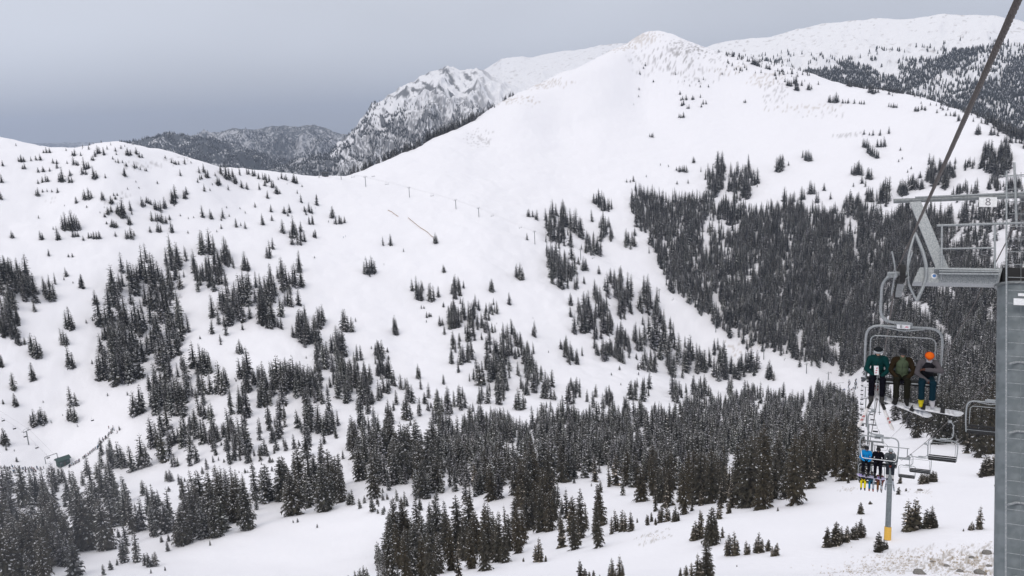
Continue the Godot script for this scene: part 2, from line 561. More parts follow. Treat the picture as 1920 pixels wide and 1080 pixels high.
func mountain(called: String, label: String, ridge: Array, foot: Array, dr: float, df: float, amp: float, jag: float, style: int, sd: int) -> Array:
	# ridge and foot: pixel lines; dr and df: their distances. Returns the grid of points for planting.
	var n := FastNoiseLite.new()
	n.seed = sd
	n.noise_type = FastNoiseLite.TYPE_SIMPLEX
	n.fractal_type = FastNoiseLite.FRACTAL_RIDGED
	n.fractal_octaves = 5
	n.frequency = 1.0 / (dr * 0.11)
	var n2 := FastNoiseLite.new()
	n2.seed = sd + 1
	n2.fractal_octaves = 5
	n2.frequency = 1.0 / (dr * 0.02)
	var u0: float = ridge[0][0]
	var u1: float = ridge[-1][0]
	var nu := int((u1 - u0) / 1.6)
	var nv := 170
	var back := 8
	var verts := PackedVector3Array()
	for i in nu + 1:
		var u := lerpf(u0, u1, float(i) / nu)
		var qa := dir(u, line_at(ridge, u, 1))
		var qb := dir(u, line_at(foot, u, 1))
		var th := atan2(qa.x, -qa.z)
		var ta := qa.y / Vector2(qa.x, qa.z).length()
		var tb := qb.y / Vector2(qb.x, qb.z).length()
		for j in nv + back:
			var t := float(j) / (nv - 1)
			var d := lerpf(df, dr, t)
			var tn: float
			if t <= 1.0:
				tn = lerpf(tb, ta, pow(t, 0.92))
			else:
				tn = ta - (t - 1.0) * 0.9
			var x := sin(th) * d
			var z := -cos(th) * d
			var env: float = sin(PI * clampf(t, 0.0, 1.0)) + 0.12
			# gullies run down the slope: stretched along the fall line
			var g := n.get_noise_2d(th * dr * 1.0, d * 0.45)
			tn += (g * amp * env + n2.get_noise_2d(x, z) * jag) / d
			if style == 0: tn += (absf(n2.get_noise_2d(th * dr * 0.4, 40.0)) * 16.0 + n2.get_noise_2d(th * dr * 1.6, 90.0) * 9.0 - 4.0) * smoothstep(0.75, 1.0, t) / d
			verts.append(Vector3(x, CAM.y + tn * d, z))
	var nr := nv + back
	var colr := PackedColorArray()
	colr.resize(verts.size())
	for i in nu + 1:
		for j in nr:
			var p := verts[i * nr + j]
			var a := verts[mini(i + 1, nu) * nr + j] - verts[maxi(i - 1, 0) * nr + j]
			var b := verts[i * nr + mini(j + 1, nr - 1)] - verts[i * nr + maxi(j - 1, 0)]
			var nn := a.cross(b).normalized()
			var steep := 1.0 - absf(nn.y)
			var gs := 5.0 if style == 1 or style == 3 else 2.3
			var grain := n2.get_noise_3d(p.x * gs, p.y * gs, p.z * gs)
			var t := float(j) / (nv - 1)
			var k := 0.0
			if style == 0:      # crags: bare rock where it is steep
				# buttresses and gullies slanting down the face
				var thp := atan2(p.x, -p.z) * dr
				var dp := Vector2(p.x, p.z).length()
				var w1 := n.get_noise_2d((thp + dp * 0.45) * 1.5, (dp - thp * 0.3) * 0.35)
				var w2 := n2.get_noise_2d((thp + dp * 0.45) * 1.5, dp * 0.35)
				k = 0.9 * smoothstep(-0.05, 0.32, w1 * 0.75 + w2 * 0.7 + grain * 0.35 + (steep - 0.35) * 0.8)
				# the lower face is wooded: fine dark and white speckle
				var fine := n2.get_noise_3d(p.x * 5.5, p.y * 5.5, p.z * 5.5)
				var wooded := smoothstep(0.72, 0.50, t + w1 * 0.12)
				k = lerpf(k, 0.9 * smoothstep(-0.22, 0.10, fine + w1 * 0.35), wooded)
				k *= lerpf(1.0, 0.25, smoothstep(0.03 * dr, 0.0, thp + 0.035 * dr) * 0.0 + smoothstep(-0.045, -0.005, thp / dr) * smoothstep(0.45, 0.75, t))
			elif style == 3:    # close dark forest with a few streaks of snow
				k = 0.97 - 0.75 * smoothstep(0.18, 0.42, n.get_noise_2d(p.x * 1.6, p.z * 0.8) * 0.5 + grain * 0.6)
			elif style == 1:    # wooded hills: forest floor between patches of snow
				k = 0.42 + 0.53 * smoothstep(-0.32, 0.15, grain * 1.2 + 0.02 + n.get_noise_2d(p.x * 0.7, p.z * 0.7) * 0.45)
			else:               # rounded snow ridge with a little scree
				k = 0.5 * smoothstep(0.30, 0.5, grain + 0.12 * n.get_noise_2d(p.x, p.z))
			var rock := Color(0.115, 0.118, 0.125) if style == 0 else (Color(0.050, 0.058, 0.066) if style == 1 or style == 3 else Color(0.34, 0.31, 0.29))
			colr[i * nr + j] = Color(0.84, 0.84, 0.87).lerp(rock * (0.8 + 0.5 * absf(grain)), k)
	var idx := PackedInt32Array()
	for i in nu:
		for j in nr - 1:
			var v0 := i * nr + j
			idx.append_array([v0, v0 + 1, v0 + nr + 1, v0, v0 + nr + 1, v0 + nr])
	var arr := []
	arr.resize(Mesh.ARRAY_MAX)
	arr[Mesh.ARRAY_VERTEX] = verts
	arr[Mesh.ARRAY_COLOR] = colr
	arr[Mesh.ARRAY_INDEX] = idx
	var am := ArrayMesh.new()
	am.add_surface_from_arrays(Mesh.PRIMITIVE_TRIANGLES, arr)
	var s := SurfaceTool.new()
	s.create_from(am, 0)
	s.generate_normals()
	var o := part(called, s.commit(), painted_mat(0.9))
	meta(o, label, "mountain", "", "structure")
	return [verts, nu, nr, nv, u0, u1]

var far_x: Array[Transform3D] = []
var far_c: Array[Color] = []

func plant_far(g: Array, count: int, h0: float, h1: float, density: Callable) -> void:
	var verts: PackedVector3Array = g[0]
	for k in count:
		var fu: float = mrng.randf() * (g[1] - 1)
		var fv: float = mrng.randf() * (g[3] - 2)
		var u: float = lerpf(g[4], g[5], fu / g[1])
		var t: float = fv / (g[3] - 1.0)
		var i := int(fu)
		var j := int(fv)
		var a := verts[i * g[2] + j].lerp(verts[(i + 1) * g[2] + j], fu - i)
		var b := verts[i * g[2] + j + 1].lerp(verts[(i + 1) * g[2] + j + 1], fu - i)
		var p := a.lerp(b, fv - j)
		var px := to_px(p)
		if mrng.randf() > density.call(px.x, px.y, t, p): continue
		var h := mrng.randf_range(h0, h1)
		far_x.append(Transform3D(Basis(Vector3.UP, mrng.randf() * TAU).scaled(Vector3(h, h, h) * Vector3(mrng.randf_range(0.9, 1.4), 1, mrng.randf_range(0.9, 1.4))), p - Vector3(0, 0.6, 0)))
		var c := mrng.randf_range(0.7, 1.25)
		far_c.append(Color(c, c, c * 1.02))

func build_mountains() -> void:
	mrng.seed = 31
	var nz := FastNoiseLite.new()
	nz.seed = 4
	nz.frequency = 0.008
	nz.fractal_octaves = 4
	# far plateau on the horizon and the wooded hills of the valley
	mountain("far_plateau", "faint flat snowy plateau on the horizon", [[-200, 268], [60, 268], [150, 267], [330, 266], [560, 262], [760, 250]], [[-200, 300], [760, 300]], 11000, 8500, 25, 8, 1, 51)
	var hills := mountain("wooded_hills", "hazy wooded hills with snow patches at the head of the far valley", [[300, 275], [350, 260], [400, 247], [440, 244], [480, 240], [510, 235], [540, 238], [560, 236], [590, 234], [610, 239], [640, 252], [700, 262], [760, 275]], [[300, 330], [760, 360]], 6000, 4300, 120, 10, 1, 57)
	var front := mountain("dark_hill", "dark forested hill sloping down to the far valley floor", [[120, 292], [180, 281], [240, 268], [280, 256], [320, 251], [350, 254], [400, 261], [450, 275], [500, 291], [540, 305], [600, 330]], [[120, 330], [600, 350]], 4200, 3000, 60, 7, 3, 59)
	var low := mountain("speckled_hump", "low snow-speckled hump just past the saddle", [[470, 335], [520, 312], [560, 297], [600, 289], [640, 298], [700, 318], [740, 330]], [[470, 360], [740, 360]], 3300, 2500, 40, 6, 1, 63)
	var crag := mountain("rock_mountain", "grey rocky mountain with snow gullies and cloudy top", [[540, 345], [580, 330], [600, 318], [620, 290], [650, 250], [665, 240], [690, 205], [720, 184], [750, 165], [780, 146], [815, 130], [840, 128], [870, 133], [892, 127], [905, 131], [930, 149], [960, 160], [1000, 172], [1060, 180]], [[540, 370], [700, 350], [1060, 300]], 3900, 2500, 85, 10, 0, 71)
	mountain("snow_ridge", "smooth white ridge behind the rocky mountain", [[860, 150], [905, 134], [940, 110], [960, 107], [1000, 107], [1040, 98], [1090, 92], [1150, 82], [1210, 80], [1300, 95]], [[860, 230], [1300, 230]], 4700, 3300, 30, 6, 2, 83)
	var east := mountain("snowy_mountain", "broad rounded snowy mountain with forest on its flank", [[1290, 100], [1340, 82], [1380, 75], [1440, 71], [1480, 60], [1540, 43], [1600, 38], [1640, 35], [1700, 36], [1760, 28], [1830, 27], [1870, 31], [1930, 42], [2050, 60], [2200, 80]], [[1290, 260], [1600, 280], [1900, 340], [2200, 400]], 3300, 1900, 34, 3.5, 2, 97)
	plant_far(hills, 16000, 12, 18, func(_u, v, t, p): return smoothstep(-0.22, 0.12, nz.get_noise_2d(p.x * 0.5, p.z * 0.5)) * smoothstep(1.0, 0.8, t) * 0.9)
	plant_far(front, 9000, 11, 17, func(_u, v, t, p): return smoothstep(-0.35, 0.0, nz.get_noise_2d(p.x * 0.8, p.z * 0.8)))
	plant_far(low, 3500, 11, 17, func(_u, v, t, p): return smoothstep(-0.25, 0.1, nz.get_noise_2d(p.x * 0.8, p.z * 0.8)))
	plant_far(crag, 26000, 10, 16, func(u, v, t, p): return smoothstep(-0.25, 0.15, nz.get_noise_2d(p.x * 1.3, p.z * 0.7)) * smoothstep(180.0, 235.0, v - 0.10 * (u - 760)))
	var dark := PackedVector2Array([Vector2(1490, 140), Vector2(1560, 128), Vector2(1590, 118), Vector2(1625, 125), Vector2(1650, 142), Vector2(1700, 150), Vector2(1740, 118), Vector2(1800, 96), Vector2(1850, 88), Vector2(1930, 84), Vector2(2250, 110), Vector2(2250, 400), Vector2(1300, 300), Vector2(1400, 180)])
	plant_far(east, 60000, 11, 17, func(u, v, t, p):
		var k := nz.get_noise_2d(p.x * 1.2, p.z * 1.2)
		var inside := Geometry2D.is_point_in_polygon(Vector2(u, v), dark)
		var gap: float = smoothstep(22.0, 34.0, absf((v - 150.0) - (1800.0 - u) * 0.50)) if u > 1600 else 1.0
		if inside: return clampf((1.0 + k * 1.3) * lerpf(0.2, 1.0, gap), 0.0, 1.0)
		return smoothstep(-0.05, 0.30, k) * smoothstep(60.0, 110.0, v - (1920 - u) * 0.06) * 0.35)
	var mm := MultiMesh.new()
	mm.transform_format = MultiMesh.TRANSFORM_3D
	mm.use_colors = true
	mm.mesh = far_tree()
	mm.instance_count = far_x.size()
	for i in far_x.size():
		mm.set_instance_transform(i, far_x[i])
		mm.set_instance_color(i, far_c[i])
	var o := MultiMeshInstance3D.new()
	o.name = "far_forest"
	o.multimesh = mm
	o.material_override = painted_mat(0.95)
	add_child(o)
	meta(o, "far dark forest dusted with snow on the distant mountainsides", "forest", "", "stuff")

func far_tree() -> ArrayMesh:
	var s := st0(false)
	var r := RandomNumberGenerator.new()
	r.seed = 9
	for k in 4:
		var y0 := 0.08 + k * 0.21
		var y1 := y0 + 0.38
		var w := 0.17 * (1.0 - k * 0.2)
		for i in 6:
			var a := TAU * (i + 0.3 * k) / 6.0
			var b := TAU * (i + 1 + 0.3 * k) / 6.0
			s.set_color(Color(0.80, 0.81, 0.84) if r.randf() < 0.13 else Color(0.042, 0.044, 0.042))
			var wa := w * r.randf_range(0.7, 1.2)
			tri(s, Vector3(0, minf(y1, 1.0), 0), Vector3(cos(a) * wa, y0 + r.randf_range(-0.04, 0.04), sin(a) * wa), Vector3(cos(b) * wa, y0, sin(b) * wa))
	return done(s)

# ------------------------------------------------------------------ trees
var tree_p := PackedVector3Array()
var tree_h := PackedFloat32Array()
var tree_px := PackedFloat32Array()
var tree_w := PackedFloat32Array()
var tree_k := PackedInt32Array()
var tree_tone := PackedFloat32Array()
var labels: Array[String] = []
var trng := RandomNumberGenerator.new()

func put_tree(p: Vector3, h: float, px: float, wide: float, label: int, tone: float) -> void:
	tree_p.append(p)
	tree_h.append(h)
	tree_px.append(px)
	tree_w.append(wide)
	tree_k.append(label)
	tree_tone.append(tone)

func tone_at(d: float, u: float, v: float) -> float:
	# 1 = brownish green with little snow (the sheltered trees close to the lift), 0 = grey and snowy
	var t := smoothstep(420.0, 200.0, d) * smoothstep(500.0, 1000.0, u)
	return clampf(t + trng.randf_range(-0.25, 0.25), 0.0, 1.0)

func lone(ox: float, oy: float, k: float, label: String, a: Array, wide := 1.0) -> void:
	# trees read one by one from an enlarged view: x, foot y, height
	labels.append(label)
	for i in range(0, a.size(), 3):
		var u: float = ox + a[i] / k
		var v: float = oy + a[i + 1] / k
		var hp: float = a[i + 2] / k
		var q := hit(u, v)
		if q.w <= 0.0:
			q = hit(u, v + 3.0)
			if q.w <= 0.0: continue
		var d := Vector3(q.x, q.y - CAM.y, q.z).length()
		var w := wide * (1.6 if hp < 12.0 else (1.3 if hp < 30.0 else 1.1))
		put_tree(Vector3(q.x, ground(q.x, q.z), q.z), hp * d / F * (1.2 if hp < 12.0 else 1.03), hp, w * trng.randf_range(0.85, 1.15), labels.size() - 1, tone_at(q.w, u, v))

func wood(ox: float, oy: float, k: float, label: String, h0: float, h1: float, poly: Array, thin := 0.0, metres := false, wide := 1.0, gaps: Array = []) -> void:
	# a stand of trees that covers this outline: heights in pixels of the enlarged view, or in metres
	labels.append(label)
	var pg := PackedVector2Array()
	var lo := Vector2(1e9, 1e9)
	var hi := -lo
	for i in range(0, poly.size(), 2):
		var q := Vector2(ox + poly[i] / k, oy + poly[i + 1] / k)
		pg.append(q)
		lo = lo.min(q)
		hi = hi.max(q)
	var step := 0.175 if metres else 0.19
	var v := lo.y
	while v < hi.y + 2.0:
		var rowh := 12.0
		var u := lo.x
		var least := 1e9
		while u < hi.x:
			var q0 := hit(u, v)
			var hm := (h0 + h1) * 0.43 / k
			if metres and q0.w > 0.0:
				hm = (h0 + h1) * 0.5 * F / Vector3(q0.x, q0.y - CAM.y, q0.z).length()
			if q0.w > 0.0: least = minf(least, hm)
			var uu := u + trng.randf_range(-0.6, 0.6) * hm * step
			var vv := v + trng.randf_range(-0.6, 0.6) * hm * step
			u += hm * step
			if trng.randf() < thin: continue
			var hp := hm * trng.randf_range(0.6, 1.28) * (1.0 + 0.35 * npatch.get_noise_2d(uu * 0.35, vv * 0.35))
			if trng.randf() < 0.12: hp *= 0.6
			var wob := Vector2(npatch.get_noise_2d(uu * 0.6, vv * 0.6), npatch.get_noise_2d(uu * 0.6 + 70.0, vv * 0.6)) * hm * (0.8 if metres else 0.55)
			if not Geometry2D.is_point_in_polygon(Vector2(uu, vv - hp * 0.08) + wob, pg): continue
			if not Geometry2D.is_point_in_polygon(Vector2(uu, vv - hp * 0.6) + wob, pg): continue
			var open := hm < 48.0 and npatch.get_noise_2d(uu * (0.16 if metres else 0.5), vv * (0.10 if metres else 0.32)) > (0.30 if metres else 0.16) and trng.randf() < 0.8
			for gp in gaps:
				if Geometry2D.is_point_in_polygon(Vector2(uu, vv - hp * 0.3), gp):
					open = true
					break
			if open: continue
			var q := hit(uu, vv)
			if q.w <= 0.0: continue
			var d := Vector3(q.x, q.y - CAM.y, q.z).length()
			put_tree(Vector3(q.x, ground(q.x, q.z), q.z), hp * d / F * 1.03, hp, wide * trng.randf_range(0.78, 1.28), labels.size() - 1, tone_at(q.w, uu, vv))
		v += step * 1.06 * (least if least < 1e8 else rowh)

func ridge_row(a: Array, label: String, n: int, h0: float, h1: float, off0: float, off1: float) -> void:
	# trees along the skyline, some on the hidden side just past it
	labels.append(label)
	for i in n:
		var u := trng.randf_range(a[0][0], a[-1][0])
		var dr := 0.0
		var best := -9.0
		var q := dir(u, line_at(a, u, 1))
		var th := atan2(q.x, -q.z)
		for j in range(180, dist.size()):
			var x := sin(th) * dist[j]
			var z := -cos(th) * dist[j]
			var t := (ground(x, z) - CAM.y) / dist[j]
			if t > best:
				best = t
				dr = dist[j]
		var d := dr + trng.randf_range(off0, off1)
		var p := Vector3(sin(th) * d, 0, -cos(th) * d)
		p.y = ground(p.x, p.z)
		var h := trng.randf_range(h0, h1)
		put_tree(p, h, h * F / d * 0.7, 1.15, labels.size() - 1, 0.3)

func crown(sd: int, whorls: int, per: int, wid: float, twigs: int, snowp: float, droop := 0.0) -> Array:
	# one crown, a unit tall: drooping fronds in whorls [foliage, snow lying on it]
	var r := RandomNumberGenerator.new()
	r.seed = sd
	var f := st0(false)
	var sn := st0(false)
	# a ragged dark inside of twigs and dead needles
	for i in 7:
		var a := TAU * i / 7.0
		var b := TAU * (i + 1) / 7.0
		f.set_color(Color(0.026, 0.024, 0.020))
		tri(f, Vector3(0, 0.93, 0), Vector3(cos(a), 0, sin(a)) * wid * 0.33 + Vector3(0, r.randf_range(0.07, 0.13), 0), Vector3(cos(b), 0, sin(b)) * wid * 0.33 + Vector3(0, r.randf_range(0.07, 0.13), 0))
	var lean := Vector3(r.randf_range(-0.02, 0.02), 0, r.randf_range(-0.02, 0.02))
	for i in whorls:
		var t := float(i) / (whorls - 1)
		var y := lerpf(0.055, 0.975, pow(t, 0.94))
		var full := wid * pow(1.0 - t, 0.62) * r.randf_range(0.8, 1.12) + 0.014
		var np := maxi(4, int(round(per * (1.0 - 0.5 * t))))
		for j in np:
			var a := TAU * (j + r.randf() * 0.8) / np + i * 2.4
			var l := full * r.randf_range(0.6, 1.18)
			var ang := lerpf(-0.55 - droop, 0.45, pow(t, 1.3)) + r.randf_range(-0.2, 0.2)
			var out := Vector3(cos(a), 0, sin(a))
			var along := out * cos(ang) + Vector3.UP * sin(ang)
			var side := Vector3(-sin(a), 0, cos(a))
			var root := Vector3(0, y + r.randf_range(-0.02, 0.02), 0) + lean * t + out * full * 0.12
			var tip := root + along * l
			var w := l * r.randf_range(0.24, 0.40) + 0.006
			var mid := root.lerp(tip, 0.55) + Vector3.UP * 0.05 * l
			var le := mid + side * w - Vector3.UP * (0.14 * l + 0.004)
			var ri := mid - side * w - Vector3.UP * (0.14 * l + 0.004)
			var c := r.randf_range(0.65, 1.4)
			var frost := r.randf() < snowp * 0.55
			var needle := Color(0.050 * c, 0.048 * c, 0.039 * c)
			if whorls > 20:
				# a narrow spine with rows of twigs along both sides
				f.set_color(needle)
				tri(f, root, root.lerp(le, 0.55), tip)
				tri(f, root, tip, root.lerp(ri, 0.55))
				for q in 5:
					var kk := 0.2 + q * 0.17
					var m2 := root.lerp(tip, kk)
					for sgn in [-1.0, 1.0]:
						var cc := r.randf_range(0.6, 1.4)
						f.set_color(Color(0.16, 0.16, 0.162) * cc if (frost and r.randf() < 0.6) else Color(0.050 * cc, 0.048 * cc, 0.039 * cc))
						var out2: Vector3 = m2 + side * sgn * w * (1.25 - kk * 0.8) * r.randf_range(0.7, 1.2) + along * l * r.randf_range(0.12, 0.3) - Vector3.UP * l * r.randf_range(0.05, 0.22)
						tri(f, m2 - along * l * 0.05, out2, m2 + along * l * 0.10)
			else:
				f.set_color(Color(0.17, 0.17, 0.172) * c if frost else needle)
				tri(f, root, le, tip)
				tri(f, root, tip, ri)
			for q in twigs:
				# side twigs that hang under the frond
				var m := root.lerp(tip, r.randf_range(0.35, 0.95))
				var sgn := 1.0 if q % 2 == 0 else -1.0
				var e := m + side * sgn * w * r.randf_range(0.6, 1.2) + along * l * 0.18 - Vector3.UP * l * r.randf_range(0.12, 0.34)
				c = r.randf_range(0.55, 1.3)
				f.set_color(Color(0.046 * c, 0.044 * c, 0.036 * c))
				tri(f, m + along * l * 0.12, e, m - along * l * 0.10 - Vector3.UP * 0.02 * l)
			for fleck in 2:
				if r.randf() > snowp: continue
				var o := Vector3.UP * (0.010 + 0.06 * l) + out * 0.02 * l
				var g := r.randf_range(0.16, 0.42) if whorls > 20 else r.randf_range(0.3, 0.6)
				var cm := root.lerp(tip, r.randf_range(0.35, 0.85))
				sn.set_color(Color(0.74, 0.745, 0.77))
				var rr := cm + (root - cm) * g + o
				var tt := cm + (tip - cm) * g + o
				tri(sn, rr, cm + (le - cm) * g + o, tt)
				tri(sn, rr, tt, cm + (ri - cm) * g + o)
	return [f, sn]

func build_trees() -> void:
	trng.seed = 19
	var mats := painted_mat(0.95)
	# sort by size in the photograph: the 300 that show largest are individuals
	var order := []
	for i in tree_p.size():
		var q := to_px(tree_p[i] + Vector3(0, tree_h[i] * 0.5, 0))
		var seen := q.x > -10 and q.x < 1930 and q.y < 1085 and not (q.x > 1872 and q.y > 530)
		order.append([tree_px[i] if seen else 0.0, i])
	order.sort_custom(func(a, b): return a[0] > b[0])
	var trunk := st0()
	tube(trunk, [Vector3(0, -0.06, 0), Vector3(0, 0.03, 0), Vector3(0, 0.5, 0), Vector3(0, 0.97, 0)], 0.016, 0.003, 7)
	var trunk_mesh := done(trunk)
	var bark := grained(lin(0.07, 0.055, 0.045), lin(0.14, 0.115, 0.10), 0.05, 3.0, 0.95)
	var kinds := []
	for k in 6:
		var c := crown(100 + k, 26, 10, [0.165, 0.18, 0.15, 0.19, 0.135, 0.155][k], 3, [0.46, 0.36, 0.52, 0.40, 0.12, 0.08][k], 0.1)
		kinds.append([done(c[0]), done(c[1])])
	var green := []
	for k in 3:
		var m := painted_mat(0.95)
		m.albedo_color = [Color(1, 1, 1), Color(1.0, 0.97, 0.93), Color(1.0, 0.93, 0.82)][k]
		green.append(m)
	var snow_m := painted_mat(0.85)
	var n_ind := mini(300, order.size())
	for o in n_ind:
		var i: int = order[o][1]
		var dry := tree_tone[i] > 0.55
		var ki: int = (4 + trng.randi() % 2) if dry else trng.randi() % 4
		var lab := labels[tree_k[i]]
		var look := ("brown-tinged " if dry else ("" if "snow-" in lab else "snow-flecked "))
		if not ("slim" in lab or "narrow" in lab): look = ("broad " if tree_w[i] > 1.06 else ("slender " if tree_w[i] < 0.94 else "")) + look
		lab = look + lab
		var t := thing("spruce_tree", lab, "tree", tree_p[i] - Vector3(0, 0.02 * tree_h[i], 0), trng.randf() * TAU, labels[tree_k[i]])
		t.basis = Basis(Vector3(1, 0, 0), trng.randfn() * 0.025) * Basis(Vector3(0, 0, 1), trng.randfn() * 0.025) * Basis(Vector3.UP, trng.randf() * TAU) * Basis.from_scale(Vector3(tree_w[i], 1, tree_w[i]) * tree_h[i])
		part("trunk", trunk_mesh, bark, t)
		var c := part("crown", kinds[ki][0], green[(1 + trng.randi() % 2) if dry else trng.randi() % 2], t)
		part("snow", kinds[ki][1], snow_m, c).set_meta("kind", "stuff")
	# the rest of the forest
	var xs := [[], [], [], [], [], []]
	var cs := [[], [], [], [], [], []]
	for o in range(n_ind, order.size()):
		var i: int = order[o][1]
		var dry := tree_tone[i] > 0.6
		var ki: int = (4 + trng.randi() % 2) if dry else trng.randi() % 4
		var h := tree_h[i]
		xs[ki].append(Transform3D(Basis(Vector3(1, 0, 0), trng.randfn() * 0.025) * Basis(Vector3(0, 0, 1), trng.randfn() * 0.025) * Basis(Vector3.UP, trng.randf() * TAU).scaled(Vector3(tree_w[i], 1, tree_w[i]) * h), tree_p[i] - Vector3(0, 0.02 * h, 0)))
		var b := trng.randf_range(0.5, 1.25) * (1.0 + 0.6 * nbroad.get_noise_2d(tree_p[i].x * 2.0, tree_p[i].z * 2.0))
		cs[ki].append(Color(b * 1.12, b, b * 0.86) if dry else Color(b, b * trng.randf_range(0.97, 1.02), b * trng.randf_range(0.94, 1.04)))
	var wd := Node3D.new()
	wd.name = "spruce_forest"
	add_child(wd)
	meta(wd, "snow dusted spruce forest across the bowl and valley", "forest", "", "stuff")
	for k in 6:
		var c := crown(200 + k, 15, 8, [0.155, 0.17, 0.14, 0.18, 0.13, 0.15][k], 2, [0.50, 0.40, 0.56, 0.46, 0.16, 0.12][k])
		var f: SurfaceTool = c[0]
		f.append_from(done(c[1]), 0, Transform3D.IDENTITY)
		f.set_color(Color(0.07, 0.055, 0.045))
		tube(f, [Vector3(0, -0.06, 0), Vector3(0, 0.2, 0)], 0.018, 0.015, 5)
		var mm := MultiMesh.new()
		mm.transform_format = MultiMesh.TRANSFORM_3D
		mm.use_colors = true
		mm.mesh = done(f)
		mm.instance_count = xs[k].size()
		for j in xs[k].size():
			mm.set_instance_transform(j, xs[k][j])
			mm.set_instance_color(j, cs[k][j])
		var mi := MultiMeshInstance3D.new()
		mi.name = "trees"
		mi.multimesh = mm
		mi.material_override = mats
		mi.set_meta("kind", "stuff")
		wd.add_child(mi, true)
	print("trees ", order.size())

func plant() -> void:
	trng.seed = 5
	# treeline scattered over the rounded shoulder above the queue
	var L := "small snow-dusted spruce scattered on the rounded snow shoulder under the far wooded hills"
	lone(0, 200, 3, L, [15,333,25, 10,425,35, 5,520,40, 120,308,30, 105,308,20, 135,308,22, 175,305,20, 203,300,20, 228,300,28, 262,258,25, 245,260,15, 280,258,22, 90,220,12, 140,348,25, 128,350,18, 300,318,22, 322,345,30, 320,320,20, 378,320,15, 420,275,30, 408,272,18, 455,275,18, 372,248,12, 500,240,20, 550,265,45, 560,262,30, 535,280,30, 525,302,25, 515,300,18, 585,270,35, 603,240,18, 650,250,20, 655,270,15, 680,235,15, 720,272,35, 735,270,25, 710,272,20, 768,265,30, 785,285,20, 800,285,18, 635,295,15, 665,315,22, 690,315,15, 650,312,12, 712,335,20, 758,345,30, 770,342,15, 790,355,15, 825,362,18, 815,360,12, 705,390,45, 700,388,35, 415,325,35, 430,328,22, 440,330,20, 475,350,62, 490,350,40, 500,345,30, 462,380,35, 485,380,25, 470,378,22, 530,405,65, 545,400,40, 215,368,22, 245,365,25, 280,362,18, 355,420,75, 345,420,45, 335,420,35, 395,388,28, 390,425,30, 405,425,25, 258,422,38, 270,420,25, 240,424,25, 215,432,18, 215,500,35, 205,500,25, 240,480,15, 265,478,14, 292,480,14, 325,482,22, 593,400,20, 765,425,10, 885,432,14, 930,290,15, 965,315,22, 980,322,18, 990,325,20, 1005,325,16, 1040,322,30, 1075,318,12, 1015,388,30])
	lone(0, 200, 3, "small spruce on the open snow between the shoulder and the saddle", [1120,372,30, 1148,370,50, 1160,398,45, 1170,396,35, 1125,410,25, 1112,425,20, 1135,405,20, 1245,380,50, 1225,440,50, 1235,438,35, 1275,405,85, 1290,402,60, 1310,395,50, 1320,430,60, 1330,428,45, 1350,385,50, 1240,370,35, 1212,390,20, 1390,380,40, 1400,378,28, 1425,390,45, 1435,390,30, 1455,405,30, 1480,410,40, 1490,408,30, 1500,425,50, 1515,420,40, 1530,455,45, 1540,452,35, 1490,445,30, 1555,490,50, 1562,488,35, 1575,488,20, 1565,410,15, 1585,405,40, 1610,412,30, 1600,410,20, 1660,430,62, 1672,430,40, 1650,425,30, 1700,450,12, 1150,475,40, 1195,440,12, 1182,472,14, 1285,468,25, 1360,455,35, 1390,462,32, 1460,465,38, 1505,513,42, 1672,488,20, 1695,538,48, 1783,555,60, 1780,520,25, 1435,565,25, 1525,590,35, 1600,600,35, 1630,595,48, 1715,590,30, 1740,592,55, 1755,600,35, 1722,608,22, 1620,615,20, 1530,640,28, 1870,625,65, 1890,660,40, 1910,660,50, 1740,662,45, 1760,662,50, 1775,738,50, 1765,735,25, 1350,575,10, 1380,600,14, 1275,570,12, 1060,630,10, 1015,615,12, 1090,625,10, 1848,650,12])
	lone(0, 200, 3, "spruce in the loose clumps on the open slope above the queue", [480,522,55, 500,520,60, 515,515,40, 470,520,30, 575,522,45, 582,522,30, 625,545,35, 635,543,25, 650,520,20, 640,500,15, 660,500,14, 430,540,28, 355,688,70, 370,690,90, 382,690,60, 395,690,70, 410,688,100, 422,690,80, 435,690,75, 448,688,50, 325,748,70, 335,746,40, 230,748,48, 240,746,30, 412,732,35, 425,730,25, 440,730,22, 470,752,22, 500,738,25, 515,738,22, 530,742,40, 545,742,38, 560,740,34, 65,738,32, 75,736,22, 275,838,30, 385,845,15, 408,845,18, 668,605,60, 660,603,40, 692,620,105, 700,600,50, 685,618,70, 735,582,55, 742,605,22, 605,605,35, 612,600,25, 625,590,30, 590,620,20, 725,662,52, 735,660,35, 645,680,40, 630,675,35, 655,678,28, 600,660,15, 712,742,50, 722,740,40, 740,740,65, 755,725,25, 650,728,22, 800,562,55, 808,560,40, 825,540,30, 840,545,28, 850,550,25, 870,575,40, 880,580,55, 895,585,50, 905,590,60, 925,570,62, 935,568,40, 855,640,52, 880,645,50, 890,640,35, 905,650,45, 915,655,62, 895,705,55, 905,703,40, 885,703,35, 935,655,40, 955,635,25, 965,708,70, 972,706,45, 845,705,28, 985,510,70, 970,540,70, 978,542,60, 990,540,40, 1035,515,45, 1045,515,35, 1050,490,35, 1140,620,65, 1185,630,55, 1193,630,40, 1255,625,55, 1245,640,20, 1290,618,15, 1330,675,50, 1380,685,35, 1355,670,18, 1245,685,22, 1220,705,12, 1475,665,65, 1482,665,45, 1590,708,75, 1650,720,75, 1645,775,55, 1505,850,65, 1520,850,100, 1535,800,65, 1665,1015,140, 1680,930,125, 1650,1000,110, 1700,1015,80, 1690,925,90, 1695,1010,100, 1385,920,110, 1372,918,80, 1398,918,70, 370,955,48, 378,953,25, 360,975,15, 460,1020,75, 452,1018,50, 1058,712,15, 600,1010,10])
